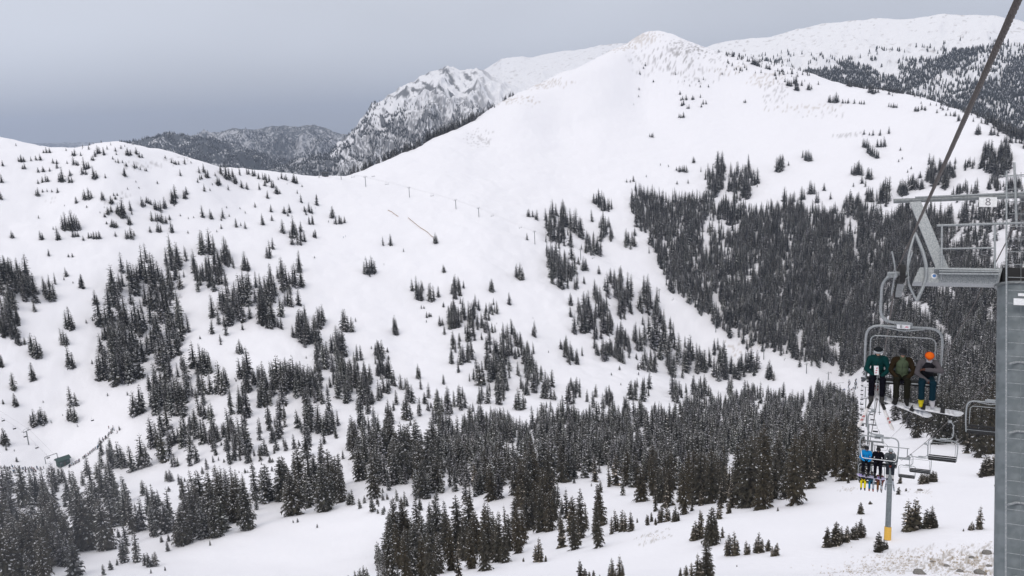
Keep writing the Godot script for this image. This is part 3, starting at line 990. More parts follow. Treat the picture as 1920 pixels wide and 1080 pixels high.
	wood(0, 200, 3, "spruce in the steep ragged clump standing on the slope below the shoulder", 90, 140, [965,725, 1000,780, 1035,770, 1040,820, 1020,860, 1060,945, 1055,990, 1010,980, 980,905, 940,920, 945,830], 0.25)
	wood(0, 200, 3, "spruce in the tall twin clump standing mid slope below the shoulder", 100, 150, [1125,720, 1145,705, 1185,735, 1220,830, 1250,900, 1290,960, 1270,985, 1130,1035, 1110,970, 1075,960, 1070,850, 1130,880, 1160,830, 1125,820], 0.25)
	wood(0, 200, 3, "spruce in the short clump beside the tall twin clump", 80, 125, [1240,770, 1265,760, 1300,800, 1330,810, 1355,830, 1355,880, 1320,880, 1310,910, 1280,895, 1240,865], 0.2)
	wood(0, 200, 3, "tall spruce in the clump next to the smooth piste", 80, 115, [1650,660, 1680,665, 1725,770, 1720,800, 1690,800, 1640,770, 1630,690], 0.2)
	L = "spruce in the dark grove at the edge of the open slope beside the upper bowl"
	wood(0, 0, 1, L, 30, 45, [0,488, 14,486, 35,500, 50,492, 55,515, 72,530, 68,560, 35,555, 20,570, 33,583, 42,600, 40,612, 24,625, 42,640, 37,648, 20,632, 0,625], 0.15)
	wood(0, 0, 1, L, 35, 48, [75,540, 84,525, 92,510, 108,515, 108,550, 95,568, 78,570], 0.1)
	L = "spruce in the long dense grove running down the slope toward the queue"
	wood(0, 0, 1, L, 40, 56, [200,545, 222,505, 232,498, 268,500, 278,478, 305,488, 322,520, 350,530, 352,558, 335,560, 320,553, 300,580, 272,580, 262,560, 235,560, 222,570, 205,560], 0.2)
	wood(0, 0, 1, L, 44, 60, [187,590, 196,578, 215,585, 230,560, 255,575, 270,600, 300,570, 330,575, 335,650, 335,685, 312,690, 300,685, 280,690, 278,712, 245,722, 240,705, 205,712, 180,700, 180,655, 200,640, 188,620], 0.42)
	wood(0, 0, 1, L, 44, 58, [283,690, 320,685, 340,740, 347,790, 330,795, 310,770, 285,750], 0.15)
	wood(0, 0, 1, "spruce in the grove crossing the slope beside the round snow clearing", 42, 58, [380,612, 395,590, 420,545, 430,525, 450,520, 465,508, 490,520, 512,560, 515,612, 500,612, 470,600, 440,603, 395,635, 378,618], 0.18)
	wood(0, 0, 1, "spruce in the grove crossing the slope beside the round snow clearing", 42, 55, [480,505, 490,520, 510,510, 518,488, 530,495, 546,510, 548,540, 530,562, 485,562], 0.2)
	lone(0, 520, 3, "tall spruce along the edge of the smooth piste", [1540,140,85, 1580,220,120, 1590,218,90, 1620,160,110, 1640,165,100, 1605,160,80, 1680,155,95, 1585,290,70, 1565,280,55, 1650,335,70, 1668,340,50, 1350,430,85, 1335,425,45, 1365,428,55, 1240,360,40, 1365,295,40, 1040,700,80, 1050,705,90])
	wood(0, 0, 1, "spruce in the short grove under the round snow clearing", 40, 50, [356,668, 362,655, 376,650, 395,660, 403,682, 395,695, 365,702], 0.1)
	lone(0, 520, 3, "single spruce on the open slope above the queue", [395,290,120, 375,285,95, 410,285,75, 350,378,90, 365,378,80, 380,375,60, 395,505,120, 410,505,80, 385,500,70, 190,440,115, 215,450,110, 175,420,85, 230,445,70, 75,625,85, 185,575,90, 195,573,50, 85,722,65, 98,722,40, 195,835,85, 180,830,55, 240,820,85, 225,815,65, 260,815,60, 400,720,105, 430,720,70, 405,805,100, 425,810,90, 390,800,60, 30,940,85, 45,940,60, 15,938,50, 10,500,60, 0,500,70, 195,190,60, 105,375,70, 90,370,40, 535,150,75, 548,150,50, 465,60,70, 140,375,30])
	lone(0, 520, 3, "spruce standing alone above the terrace band", [755,775,130, 770,772,90, 790,760,150, 805,750,110, 1155,790,100, 1180,795,80, 1135,780,75, 1195,785,60])
	L = "spruce in the broad middle grove on the terraced slope"
	wood(0, 0, 1, L, 44, 60, [345,680, 358,695, 385,705, 400,715, 420,690, 428,700, 440,720, 420,755, 405,752, 385,755, 352,742], 0.2)
	wood(0, 0, 1, L, 46, 62, [452,690, 458,670, 475,690, 480,735, 465,740, 452,720], 0.1)
	wood(0, 0, 1, L, 42, 58, [482,690, 490,680, 520,690, 530,676, 555,690, 575,690, 605,700, 610,735, 600,745, 570,745, 545,735, 520,755, 495,765, 482,760], 0.15)
	wood(0, 0, 1, L, 42, 56, [430,740, 445,742, 470,760, 483,795, 520,758, 535,770, 537,820, 528,842, 505,828, 485,805, 470,785, 432,784], 0.18)
	wood(0, 0, 1, L, 42, 56, [553,770, 575,757, 600,765, 625,762, 642,795, 642,822, 610,828, 580,815, 575,832, 552,815], 0.15)
	lone(0, 520, 3, "spruce in the row along the terrace above the piste", [960,950,85, 985,930,110, 1005,930,90, 1025,955,160, 1040,950,120, 1065,930,100, 1100,905,90, 1120,905,60, 1140,935,140, 1160,930,90, 1185,935,80, 1215,925,120, 1230,920,100, 1200,925,90, 1265,890,80, 1255,880,60])
	wood(0, 0, 1, "spruce in the row along the terrace above the piste", 42, 58, [426,790, 436,782, 450,795, 465,810, 477,840, 479,862, 460,852, 440,872, 428,862], 0.12)
	wood(0, 0, 1, "spruce in the slim clump past the end of the queue", 45, 60, [281,800, 288,793, 300,810, 312,840, 322,862, 315,872, 300,870, 290,840], 0.1)
	wood(0, 0, 1, "spruce in the slim clump past the end of the queue", 42, 52, [262,850, 275,832, 290,850, 293,882, 265,880], 0.1)
	wood(0, 0, 1, "spruce in the clump the queue winds behind", 36, 46, [180,862, 182,838, 200,834, 215,832, 226,850, 240,880, 238,886, 215,878, 185,876], 0.05)
	L = "single spruce standing on the snow between the groves below the queue"
	lone(0, 720, 3, L, [745,490,140, 690,470,120, 705,470,85, 550,530,85, 470,570,80, 985,465,80, 970,465,60, 1000,462,50, 1070,460,70, 1110,440,105, 1165,480,60, 810,625,85, 760,715,45, 605,710,30, 1200,440,40, 1215,400,35, 1140,505,35, 940,545,60, 965,550,70, 950,550,45, 1010,565,60, 1025,570,40, 1040,550,20, 950,605,25, 700,1005,140, 715,955,60, 690,985,100, 760,930,45, 945,940,55, 1183,908,25, 1337,795,22, 668,865,50, 820,1020,70, 845,1030,85, 835,1030,60, 880,1025,80, 865,1015,60, 585,1075,60, 660,1020,30, 625,1045,50, 910,890,30, 950,885,40, 930,1050,20, 850,1065,20, 300,815,90, 290,810,60, 370,690,60, 380,655,110, 392,650,80, 425,675,130, 415,675,100, 125,650,110, 115,645,80, 175,600,60, 180,605,50, 505,535,20, 775,745,20, 1490,400,100, 1505,405,70, 1475,402,70, 1460,400,60, 1520,440,30, 1535,440,22, 1610,375,70, 1655,365,90, 1685,350,40, 1290,430,60, 1325,430,50, 1310,428,40, 1410,440,50, 1400,430,60, 1390,440,30, 1430,405,40, 1230,430,20, 1260,440,18, 1245,345,18, 1380,500,22, 1395,500,15, 1415,475,18, 1430,480,18, 1530,490,25, 1345,500,12, 1215,520,10, 1650,780,15, 1675,778,22, 1785,808,20, 1095,500,10, 1280,345,30])
	wood(0, 0, 1, "spruce in the clump at the foot of the queue", 40, 52, [0,885, 15,880, 27,915, 28,938, 10,946, 0,942], 0.1)
	wood(0, 0, 1, "spruce in the loose stand just below the queue", 46, 58, [62,908, 75,892, 90,905, 97,880, 102,915, 109,945, 95,952, 70,938], 0.1)
	lone(0, 720, 3, "spruce in front of the green lift hut", [300,580,130, 285,575,100, 315,560,80, 355,555,90, 340,555,75, 365,550,70])
	wood(0, 0, 1, "tall grey spruce in the hazy grove low in the valley", 78, 104, [0,962, 15,945, 20,925, 35,932, 50,970, 55,995, 70,982, 85,982, 100,1000, 108,955, 120,952, 132,985, 150,1040, 154,1066, 125,1067, 110,1072, 55,1072, 50,1100, 0,1100], 0.1)
	wood(0, 0, 1, "tall spruce in the narrow leaning stand beside the hazy grove", 80, 105, [140,942, 158,915, 170,928, 180,960, 195,965, 205,1010, 214,1045, 200,1060, 180,1052, 178,1010, 155,1027, 140,990], 0.08)
	wood(0, 0, 1, "spruce in the stacked clump on the snow bench below the queue", 54, 66, [192,915, 200,875, 215,880, 228,925, 225,935, 230,950, 247,978, 240,988, 208,988, 206,960, 212,940, 193,932], 0.08)
	wood(0, 0, 1, "spruce in the compact grove beside the lower piste", 58, 72, [262,952, 275,938, 295,932, 315,932, 322,942, 335,985, 330,1002, 305,1012, 285,1008, 262,1002], 0.1)
	wood(0, 0, 1, "spruce in the long grove edging the lower piste", 68, 86, [336,952, 340,922, 355,898, 375,902, 395,898, 404,925, 408,892, 430,882, 455,895, 475,902, 505,888, 519,905, 520,942, 490,952, 450,972, 415,992, 405,1007, 370,1012, 362,1032, 345,1037, 342,1000, 337,975], 0.12)
	wood(0, 0, 1, "spruce in the second grove edging the lower piste", 72, 90, [522,888, 525,862, 545,855, 560,857, 575,872, 590,852, 600,862, 608,842, 622,832, 640,862, 650,905, 637,942, 615,952, 590,950, 575,942, 540,964, 525,962], 0.1)
	lone(600, 720, 3, "small spruce on the snow below the middle forest", [300,718,105, 290,715,70, 185,680,95, 170,678,70, 225,700,60, 250,670,45, 475,690,95, 460,688,60, 490,688,55, 435,660,75, 565,710,75, 655,655,70, 120,640,50, 165,675,70, 355,655,45, 380,650,40, 1580,610,75, 1630,560,60, 1410,550,40, 1430,558,30, 330,690,20, 410,708,25, 540,650,40])
	lone(600, 720, 3, "spruce in the thin row at the foot of the near slope", [1640,845,110, 1665,830,130, 1675,828,90, 1700,830,130, 1720,830,120, 1745,830,120, 1755,828,80, 1785,780,25, 1840,790,60, 1865,775,55, 1890,795,45])
	lone(600, 720, 3, "bushy spruce on the edge of the near snow slope", [1230,1000,140, 1215,1000,100, 1245,1002,100, 1270,1000,40, 1145,1000,22], 1.15)
	lone(600, 720, 3, "spruce on the slope between middle forest and bowl", [560,180,115, 610,150,60, 175,275,90, 190,270,60, 240,250,120, 255,250,80, 320,300,150, 330,295,100, 310,295,90, 395,225,150, 405,222,110, 490,200,170, 475,198,120, 510,195,90, 505,90,100, 215,145,70, 130,420,50, 625,135,30, 655,205,25, 510,235,35, 370,260,60, 360,255,45])
	wood(0, 0, 1, "spruce in the front edge of the middle forest", 62, 84, [652,802, 660,778, 680,762, 690,788, 700,772, 712,788, 730,778, 755,798, 765,808, 795,813, 815,810, 812,850, 825,880, 833,905, 826,932, 815,942, 790,927, 760,922, 710,922, 705,902, 660,892, 655,850], 0.1)
	var g1 := PackedVector2Array([Vector2(1358, 872), Vector2(1366, 845), Vector2(1392, 848), Vector2(1412, 872), Vector2(1412, 892), Vector2(1380, 888), Vector2(1355, 886)])
	wood(0, 0, 1, "spruce in the dense middle forest under the bowl", 10.5, 15, [820,752, 845,800, 870,790, 890,768, 920,775, 945,768, 970,790, 1000,790, 1020,765, 1050,765, 1130,775, 1200,763, 1260,768, 1290,745, 1340,745, 1380,740, 1410,720, 1430,730, 1470,738, 1490,748, 1515,732, 1545,722, 1560,722, 1580,738, 1609,742, 1609,788, 1596,800, 1602,850, 1596,878, 1530,905, 1460,930, 1400,947, 1330,955, 1285,957, 1240,935, 1180,905, 1160,892, 1100,887, 1080,892, 1060,902, 1050,885, 1020,892, 960,897, 940,912, 920,917, 900,927, 870,932, 855,902, 835,897, 815,840], 0.1, true, 0.95, [g1])
	wood(0, 0, 1, "spruce in the pointed stand reaching into the snow gully", 70, 88, [963,892, 970,878, 985,868, 1010,878, 1040,866, 1050,900, 1072,960, 1072,988, 1045,1002, 1010,987, 965,952], 0.08)
	var g2 := PackedVector2Array([Vector2(822, 1008), Vector2(834, 1002), Vector2(842, 1030), Vector2(838, 1064), Vector2(826, 1064)])
	wood(0, 0, 1, "tall spruce in the big stand at the foot of the near slope", 76, 106, [728,1100, 733,1000, 740,968, 752,946, 765,960, 785,967, 805,970, 820,950, 850,962, 865,946, 880,942, 900,980, 910,962, 930,987, 945,955, 985,967, 1010,985, 1050,980, 1080,956, 1100,930, 1115,935, 1127,960, 1141,982, 1137,1018, 1115,1028, 1090,1014, 1070,1018, 1040,1028, 1020,1024, 960,1038, 920,1048, 900,1058, 880,1063, 830,1078, 760,1100], 0.1, false, 0.95, [g2])
	wood(0, 0, 1, "spruce in the low thicket below the big stand", 44, 62, [655,1092, 690,1052, 705,1022, 720,1035, 730,1070, 728,1110, 655,1110], 0.1)
	wood(600, 720, 3, "tall spruce in the two narrow clumps above the middle forest", 130, 180, [650,40, 672,-10, 720,5, 748,70, 740,180, 700,225, 658,195], 0.1)
	wood(600, 720, 3, "tall spruce in the two narrow clumps above the middle forest", 120, 150, [772,40, 790,0, 830,40, 852,70, 845,155, 780,150], 0.1)
	wood(600, 720, 3, "spruce in the ragged clump above the middle forest", 120, 150, [885,40, 930,-20, 990,-20, 1040,-10, 1075,110, 1060,160, 990,110, 900,100], 0.15)
	lone(600, 720, 3, "spruce above the middle forest", [1120,145,130, 1105,140,90, 1145,140,95, 1160,60,80, 1170,58,60, 1255,80,100, 1270,80,110, 1300,85,80, 1320,90,70, 1400,110,130, 1250,150,50, 1275,135,40, 895,110,70, 1155,105,25, 1355,150,20])
	# the bowl under the saddle
	L = "dark spruce in the steep strip of forest below the saddle"
	wood(560, 360, 3, L, 95, 130, [1405,90, 1440,60, 1480,90, 1520,125, 1560,115, 1605,210, 1605,248, 1560,252, 1520,308, 1480,302, 1440,292, 1393,292, 1393,200, 1403,130], 0.05)
	wood(560, 360, 3, L, 95, 130, [1395,295, 1440,305, 1500,305, 1545,335, 1567,400, 1572,552, 1520,556, 1490,534, 1440,504, 1410,464, 1398,370], 0.03)
	wood(560, 360, 3, "spruce in the small clump beside the strip of forest", 80, 110, [1590,312, 1615,236, 1650,245, 1690,275, 1712,340, 1690,368, 1640,352, 1600,334], 0.05)
	wood(560, 360, 3, "spruce in the small high clump under the peak snowfield", 55, 80, [1660,22, 1690,-4, 1740,36, 1762,92, 1740,110, 1700,98, 1668,72], 0.05)
	wood(560, 360, 3, "spruce in the slanting clump under the peak snowfield", 75, 100, [1693,172, 1708,130, 1745,166, 1777,252, 1755,288, 1720,254, 1693,248], 0.05)
	wood(560, 360, 3, "spruce in the twin clump beside the chute", 65, 90, [1848,240, 1853,206, 1897,230, 1898,318, 1848,318], 0.05)
	L = "spruce in the island of forest between the pistes"
	wood(560, 360, 3, L, 95, 135, [1733,450, 1800,425, 1845,456, 1882,620, 1850,722, 1810,734, 1795,640, 1740,592, 1728,520], 0.08)
	wood(560, 360, 3, L, 95, 135, [1558,612, 1610,576, 1660,576, 1680,516, 1720,556, 1730,640, 1680,650, 1780,698, 1782,770, 1750,824, 1680,834, 1620,814, 1560,774, 1543,680], 0.08)
	wood(560, 360, 3, L, 85, 115, [1662,870, 1700,846, 1757,826, 1762,964, 1720,954, 1680,904], 0.1)
	wood(560, 360, 3, L, 90, 115, [1788,830, 1810,746, 1850,796, 1872,900, 1850,970, 1790,974, 1768,880], 0.1)
	wood(560, 360, 3, "spruce in the lone slanting clump between the pistes", 75, 100, [1473,850, 1510,814, 1540,864, 1560,895, 1580,880, 1597,988, 1560,974, 1500,934, 1478,908], 0.05)
	wood(560, 360, 3, "spruce in the lone pair of clumps on the smooth piste", 95, 130, [633,484, 660,476, 712,556, 713,612, 655,608, 633,572], 0.05)
	wood(560, 360, 3, "spruce in the lone pair of clumps on the smooth piste", 80, 105, [853,500, 870,480, 905,506, 930,580, 905,594, 858,578], 0.05)
	lone(560, 360, 3, "single spruce on the smooth groomed piste under the saddle", [735,612,105, 745,615,110, 760,610,90, 785,590,65, 928,540,45, 910,628,40, 1085,560,80, 1078,556,60, 1092,556,60, 1185,632,72, 1225,475,75, 1248,492,100, 1258,490,70, 1240,488,70, 1325,812,95, 1318,808,50, 545,802,115, 552,800,90, 538,790,90, 675,1050,90, 668,1045,60, 682,1046,60, 815,1080,60, 815,450,45, 822,450,30, 475,300,52, 517,298,65, 770,288,62, 762,284,40, 778,286,45, 590,335,18, 370,460,70, 390,460,100, 400,458,80, 415,455,100, 425,450,70, 400,475,40, 1285,268,40, 1297,140,50, 1290,138,35, 1340,157,60, 1332,155,40, 1318,140,35, 190,140,62, 230,178,50, 210,180,45, 240,178,35, 258,172,38, 200,180,20, 95,255,45, 85,254,30, 60,180,40, 78,180,50, 1650,165,70, 1690,460,50, 1575,405,45, 1600,440,80, 1620,440,75, 1610,438,60, 1605,515,45, 1528,635,75, 1535,630,55, 1530,700,60, 250,770,115, 265,785,130, 280,785,95, 298,785,85, 320,728,20, 720,705,30, 735,700,22, 690,655,20, 705,655,15, 745,700,18, 815,645,25, 500,900,25, 505,940,20])
	wood(560, 360, 3, "tall spruce on the brow beside the smooth piste", 115, 155, [70,700, 98,612, 130,660, 175,700, 182,772, 140,785, 75,760], 0.1)
	wood(560, 360, 3, "spruce in the grove hanging down from the brow", 105, 140, [-5,690, 40,664, 70,720, 75,760, 140,785, 162,860, 162,1002, 110,1010, 100,880, 30,855, -5,845], 0.06)
	wood(560, 360, 3, "spruce in the grove beside the smooth piste", 110, 145, [173,770, 205,752, 270,815, 330,885, 390,945, 420,1005, 445,1090, 445,1180, 330,1190, 200,1160, 175,900], 0.15)
	wood(560, 360, 3, "spruce in the narrow clump beside the grove on the piste", 95, 120, [420,856, 455,848, 475,926, 508,1030, 490,1050, 450,1044, 428,980], 0.08)
	wood(560, 360, 3, "spruce in the grove hanging down from the brow", 90, 120, [-10,965, 60,995, 120,995, 160,1090, 165,1170, 100,1180, -10,1160], 0.12)
	lone(560, 360, 3, "spruce below the grove beside the smooth piste", [540,1090,95, 525,1085,75, 605,1110,70, 480,1125,110, 500,1130,90, 620,1180,100, 640,1185,110, 710,1190,70, 450,1170,120])
	wood(560, 360, 3, "spruce in the stacked stand in the middle of the bowl", 90, 115, [828,645, 880,612, 905,676, 950,656, 990,592, 1033,640, 1033,774, 960,774, 900,774, 838,754], 0.06)
	wood(560, 360, 3, "spruce in the stacked stand in the middle of the bowl", 85, 110, [1065,645, 1105,608, 1138,700, 1115,734, 1073,714], 0.06)
	lone(560, 360, 3, "spruce in the stacked stand in the middle of the bowl", [795,750,60, 820,800,55, 810,748,45, 870,855,80, 1050,715,80, 1055,790,90, 1048,785,60, 1090,790,60, 1105,788,45, 990,835,55, 955,820,60, 965,810,50, 1075,820,50, 1030,830,45])
	wood(560, 360, 3, "spruce in the stacked stand in the middle of the bowl", 105, 140, [888,805, 930,775, 970,825, 997,950, 940,984, 893,924], 0.05)
	wood(560, 360, 3, "spruce in the lower stand in the middle of the bowl", 100, 140, [1028,930, 1050,844, 1090,876, 1125,785, 1185,728, 1228,820, 1243,930, 1170,962, 1197,1080, 1170,1110, 1000,1066, 988,990], 0.1)
	wood(560, 360, 3, "spruce in the lower stand in the middle of the bowl", 100, 135, [1223,835, 1290,804, 1333,915, 1362,1000, 1412,1046, 1470,1130, 1440,1150, 1350,1120, 1250,1100, 1248,960], 0.1)
	L = "spruce in the slim line of forest along the lift piste"
	wood(1060, 480, 3, L, 115, 155, [388,165, 440,140, 480,206, 520,275, 560,315, 580,395, 612,390, 638,500, 638,644, 590,684, 555,604, 520,564, 490,434, 468,304, 408,304], 0.1)
	wood(1060, 480, 3, L, 95, 125, [288,420, 320,385, 350,426, 377,530, 320,564, 288,504], 0.15)
	wood(1060, 480, 3, L, 95, 125, [363,445, 410,385, 450,456, 467,564, 420,564, 373,514], 0.15)
	wood(1060, 480, 3, L, 90, 115, [438,600, 480,516, 522,596, 524,664, 440,650], 0.1)
	wood(1060, 480, 3, L, 120, 155, [643,490, 668,470, 692,556, 694,694, 648,684], 0.05)
	wood(1060, 480, 3, L, 110, 145, [688,485, 740,484, 768,556, 808,500, 810,652, 765,668, 720,644, 688,584], 0.08)
	wood(1060, 480, 3, L, 105, 140, [813,500, 860,504, 910,536, 950,556, 982,576, 972,684, 900,706, 840,694, 813,604], 0.06)
	wood(1060, 480, 3, L, 90, 120, [985,565, 1000,550, 1020,565, 1070,556, 1083,674, 988,674], 0.15)
	wood(1060, 480, 3, L, 85, 110, [158,490, 240,464, 262,604, 190,574], 0.1)
	lone(1060, 480, 3, "spruce standing apart at the end of the slim line of forest", [1145,690,110, 1135,685,80, 1155,688,80, 1172,700,55, 1635,1022,85, 1628,1020,60, 1645,1020,65, 345,880,100, 435,385,50, 305,640,22, 400,580,30, 410,640,35])
	L = "spruce standing out above the top edge of the middle forest"
	wood(1060, 480, 3, L, 100, 135, [108,712, 150,704, 182,800, 202,864, 150,866, 112,784], 0.05)
	wood(1060, 480, 3, L, 85, 115, [8,740, 40,694, 80,694, 102,794, 50,806, 10,840], 0.1)
	wood(1060, 480, 3, L, 85, 110, [363,745, 400,694, 422,780, 363,816], 0.05)
	wood(1060, 480, 3, L, 100, 135, [428,700, 458,682, 482,790, 440,836], 0.05)
	wood(1060, 480, 3, L, 90, 120, [208,745, 268,722, 288,845, 220,856], 0.1)
	wood(1060, 480, 3, L, 100, 130, [623,695, 655,685, 658,790, 600,836, 598,790], 0.1)
	wood(1060, 480, 3, L, 95, 125, [678,720, 760,664, 812,716, 818,806, 690,806], 0.15)
	wood(1060, 480, 3, L, 100, 130, [918,695, 948,690, 964,806, 918,806], 0.1)
	# the great forest past the chute
	var g3 := PackedVector2Array([Vector2(1672, 545), Vector2(1690, 540), Vector2(1712, 552), Vector2(1735, 560), Vector2(1752, 585), Vector2(1786, 632), Vector2(1784, 650), Vector2(1762, 625), Vector2(1740, 600), Vector2(1722, 585), Vector2(1700, 568)])
	var g4 := PackedVector2Array([Vector2(1775, 530), Vector2(1790, 535), Vector2(1794, 560), Vector2(1780, 555)])
	var g5 := PackedVector2Array([Vector2(1600, 438), Vector2(1606, 435), Vector2(1608, 470), Vector2(1598, 480)])
	var g7 := PackedVector2Array([Vector2(1822, 638), Vector2(1836, 642), Vector2(1834, 665), Vector2(1824, 668)])
	var g8 := PackedVector2Array([Vector2(1845, 570), Vector2(1862, 560), Vector2(1868, 600), Vector2(1852, 610)])
	var g9 := PackedVector2Array([Vector2(1318, 430), Vector2(1334, 436), Vector2(1328, 480), Vector2(1316, 470)])
	L = "slim spruce in the great dense forest across the valley"
	wood(0, 0, 1, L, 14.5, 20, [1183,372, 1188,350, 1230,358, 1290,364, 1340,368, 1400,384, 1440,384, 1470,374, 1500,378, 1540,388, 1590,394, 1640,384, 1660,394, 1700,378, 1740,384, 1770,400, 1790,440, 1830,480, 1870,500, 1930,510, 1930,856, 1870,852, 1830,845, 1800,840, 1760,822, 1720,804, 1700,792, 1680,765, 1650,752, 1642,702, 1626,692, 1590,702, 1560,692, 1540,687, 1500,672, 1470,662, 1440,657, 1400,642, 1372,624, 1345,617, 1340,602, 1300,577, 1290,562, 1258,542, 1245,512, 1238,492, 1222,477, 1216,442, 1188,407], 0.20, true, 0.82, [g3, g4, g5, g7, g8, g9])
	wood(0, 0, 1, L, 14.5, 20, [1760,395, 1790,378, 1930,366, 1930,520, 1870,510, 1820,485, 1780,445], 0.72, true, 0.95)
	# the upper right snowfields
	L = "small dark spruce scattered high on the peak snowfield"
	lone(1100, 20, 3, L, [300,358,18, 295,445,15, 293,485,12, 330,310,18, 320,325,12, 375,402,14, 500,360,14, 550,398,10, 580,425,12, 632,400,16, 657,388,15, 640,430,12, 685,430,15, 762,358,14, 893,517,18, 885,516,12, 525,470,18, 540,500,20, 560,500,25, 545,530,30, 535,535,20, 530,505,15, 595,500,22, 603,498,15, 575,550,22, 565,550,15, 640,488,18, 655,525,22, 672,525,20, 645,542,18, 520,600,20, 545,600,28, 530,602,20, 355,710,18, 372,712,25, 365,712,20, 265,530,8, 600,855,32, 608,852,20, 415,870,12, 460,878,12, 520,905,30, 540,905,38, 550,906,34, 562,908,40, 530,904,26, 505,898,18, 225,965,18, 245,965,15, 263,960,30, 335,935,12, 508,975,18, 570,970,20, 740,235,16, 748,234,12, 790,255,14, 800,245,12, 820,250,28, 828,248,18, 850,275,16, 870,275,18, 880,270,15, 905,285,20, 915,285,16, 935,300,35, 950,305,30, 942,302,26, 965,310,30, 958,308,26, 975,290,20, 985,285,16, 1000,275,14, 1010,325,25, 1020,328,20, 1030,330,25, 1060,365,25, 1065,385,20, 1085,355,20, 1095,345,16, 1110,360,18, 1130,420,30, 1140,422,26, 1150,425,30, 1155,355,30, 1165,410,40, 1172,412,34, 1180,420,60, 1175,445,35, 1185,448,30, 1190,450,30, 1210,420,25, 1250,445,40, 1243,444,28, 1265,440,20, 1303,415,18, 1115,400,20, 1100,340,15, 1075,340,15, 1045,275,10, 1070,280,10, 1095,285,10, 1160,310,15, 1190,335,12, 1220,345,12, 1200,330,10, 1235,350,10])
	L = "spruce in the scattered clumps on the wide snowfield above the great forest"
	lone(1100, 20, 3, L, [1370,515,40, 1362,514,28, 1385,515,30, 1402,515,55, 1395,515,40, 1412,515,40, 1440,520,20, 1455,520,16, 1470,520,22, 1505,522,22, 1535,524,14, 1545,525,18, 1560,525,18, 1480,420,25, 1490,420,20, 1465,415,18, 1560,430,20, 1590,460,35, 1600,462,30, 1610,465,35, 1625,462,26, 1640,460,25, 1700,470,25, 1720,480,12, 1700,540,20, 1712,542,18, 1725,545,22, 1745,545,18, 1735,544,16, 1850,565,22, 1865,565,22, 1885,555,25, 1905,560,20, 1560,695,22, 1590,700,15, 1610,700,25, 1650,700,28, 1700,690,32, 1765,785,15, 1555,765,45, 1575,770,50, 1565,768,45, 1585,785,50, 1580,800,50, 1595,808,50, 1605,815,55, 1618,822,50, 1630,830,50, 1640,830,40, 1635,765,35, 1655,765,35, 1672,765,55, 1680,764,40, 1215,825,40, 1228,840,55, 1236,842,55, 1245,845,62, 1254,845,50, 1262,845,45, 1070,905,80, 1078,905,80, 1085,905,90, 1095,900,70, 1090,880,70, 1100,880,60, 1103,840,30, 1135,870,20, 1490,920,45, 1500,922,50, 1510,925,65, 1518,922,65, 1525,920,75, 1535,922,65, 1545,925,60, 1580,945,60, 1590,948,60, 1600,950,60, 1548,970,35, 1568,990,40, 1110,1070,80, 1120,1072,60, 1165,1075,60, 1210,1060,70, 1222,1060,55, 1255,1030,75, 1265,1030,60, 1280,1030,60, 1290,1080,60, 1300,1080,60, 1335,1010,35, 1372,1060,40, 1480,1080,70, 1500,990,20, 1530,1080,60, 1580,1070,80, 1592,1072,65, 1600,1075,60, 1650,1080,95, 1668,1078,118, 1700,1070,90, 1770,1040,90, 1780,1040,80, 1800,1035,70, 1830,1005,80, 1845,1005,55, 1855,1005,65, 1880,1005,60, 1890,1000,50, 1875,940,30, 1755,850,14, 1775,835,12, 1805,910,14, 1825,890,14])
	wood(1100, 20, 3, "spruce in the two dark clumps under the peak snowfield", 70, 95, [738,832, 770,810, 787,850, 802,868, 802,924, 775,924, 762,990, 762,1024, 700,1064, 688,1000, 678,964, 650,954, 608,970, 613,930, 650,890, 700,875, 735,885], 0.08)
	wood(1100, 20, 3, "spruce in the two dark clumps under the peak snowfield", 70, 95, [783,955, 820,900, 860,885, 920,830, 957,846, 947,930, 987,972, 960,984, 920,974, 942,1044, 890,1090, 840,1080, 798,1014], 0.08)
	L = "spruce in the clumps on the snowfield behind the lift tower"
	wood(1560, 180, 4.908, L, 100, 130, [878,590, 900,565, 935,600, 950,650, 1000,612, 1040,640, 1100,555, 1147,570, 1132,744, 1080,784, 1060,878, 1020,865, 1040,804, 900,834, 868,744], 0.1)
	wood(1560, 180, 4.908, L, 75, 100, [1228,625, 1260,574, 1312,590, 1302,674, 1228,668], 0.05)
	wood(1560, 180, 4.908, L, 110, 140, [1348,505, 1400,428, 1482,474, 1494,684, 1440,704, 1383,694, 1398,560], 0.08)
	wood(1560, 180, 4.908, L, 110, 140, [1498,505, 1550,444, 1632,430, 1653,684, 1600,704, 1580,746, 1508,746, 1518,600], 0.08)
	wood(1560, 180, 4.908, L, 85, 110, [1408,785, 1500,734, 1570,794, 1700,784, 1767,794, 1767,880, 1420,860], 0.15)
	wood(1560, 180, 4.908, L, 90, 115, [598,805, 640,774, 682,904, 620,926], 0.1)
	wood(1560, 180, 4.908, L, 85, 110, [698,775, 740,734, 780,774, 842,794, 832,866, 720,866], 0.15)
	wood(1560, 180, 4.908, L, 100, 125, [1088,895, 1140,812, 1200,824, 1320,814, 1345,895, 1300,960, 1100,960], 0.2)
	wood(1560, 180, 4.908, L, 110, 140, [98,1005, 160,874, 200,954, 320,954, 332,1086, 98,1086], 0.15)
	wood(1560, 180, 4.908, L, 95, 120, [288,872, 350,852, 382,950, 320,974], 0.1)
	wood(1560, 180, 4.908, L, 120, 150, [418,905, 470,772, 520,794, 542,900, 532,1006, 418,996], 0.08)
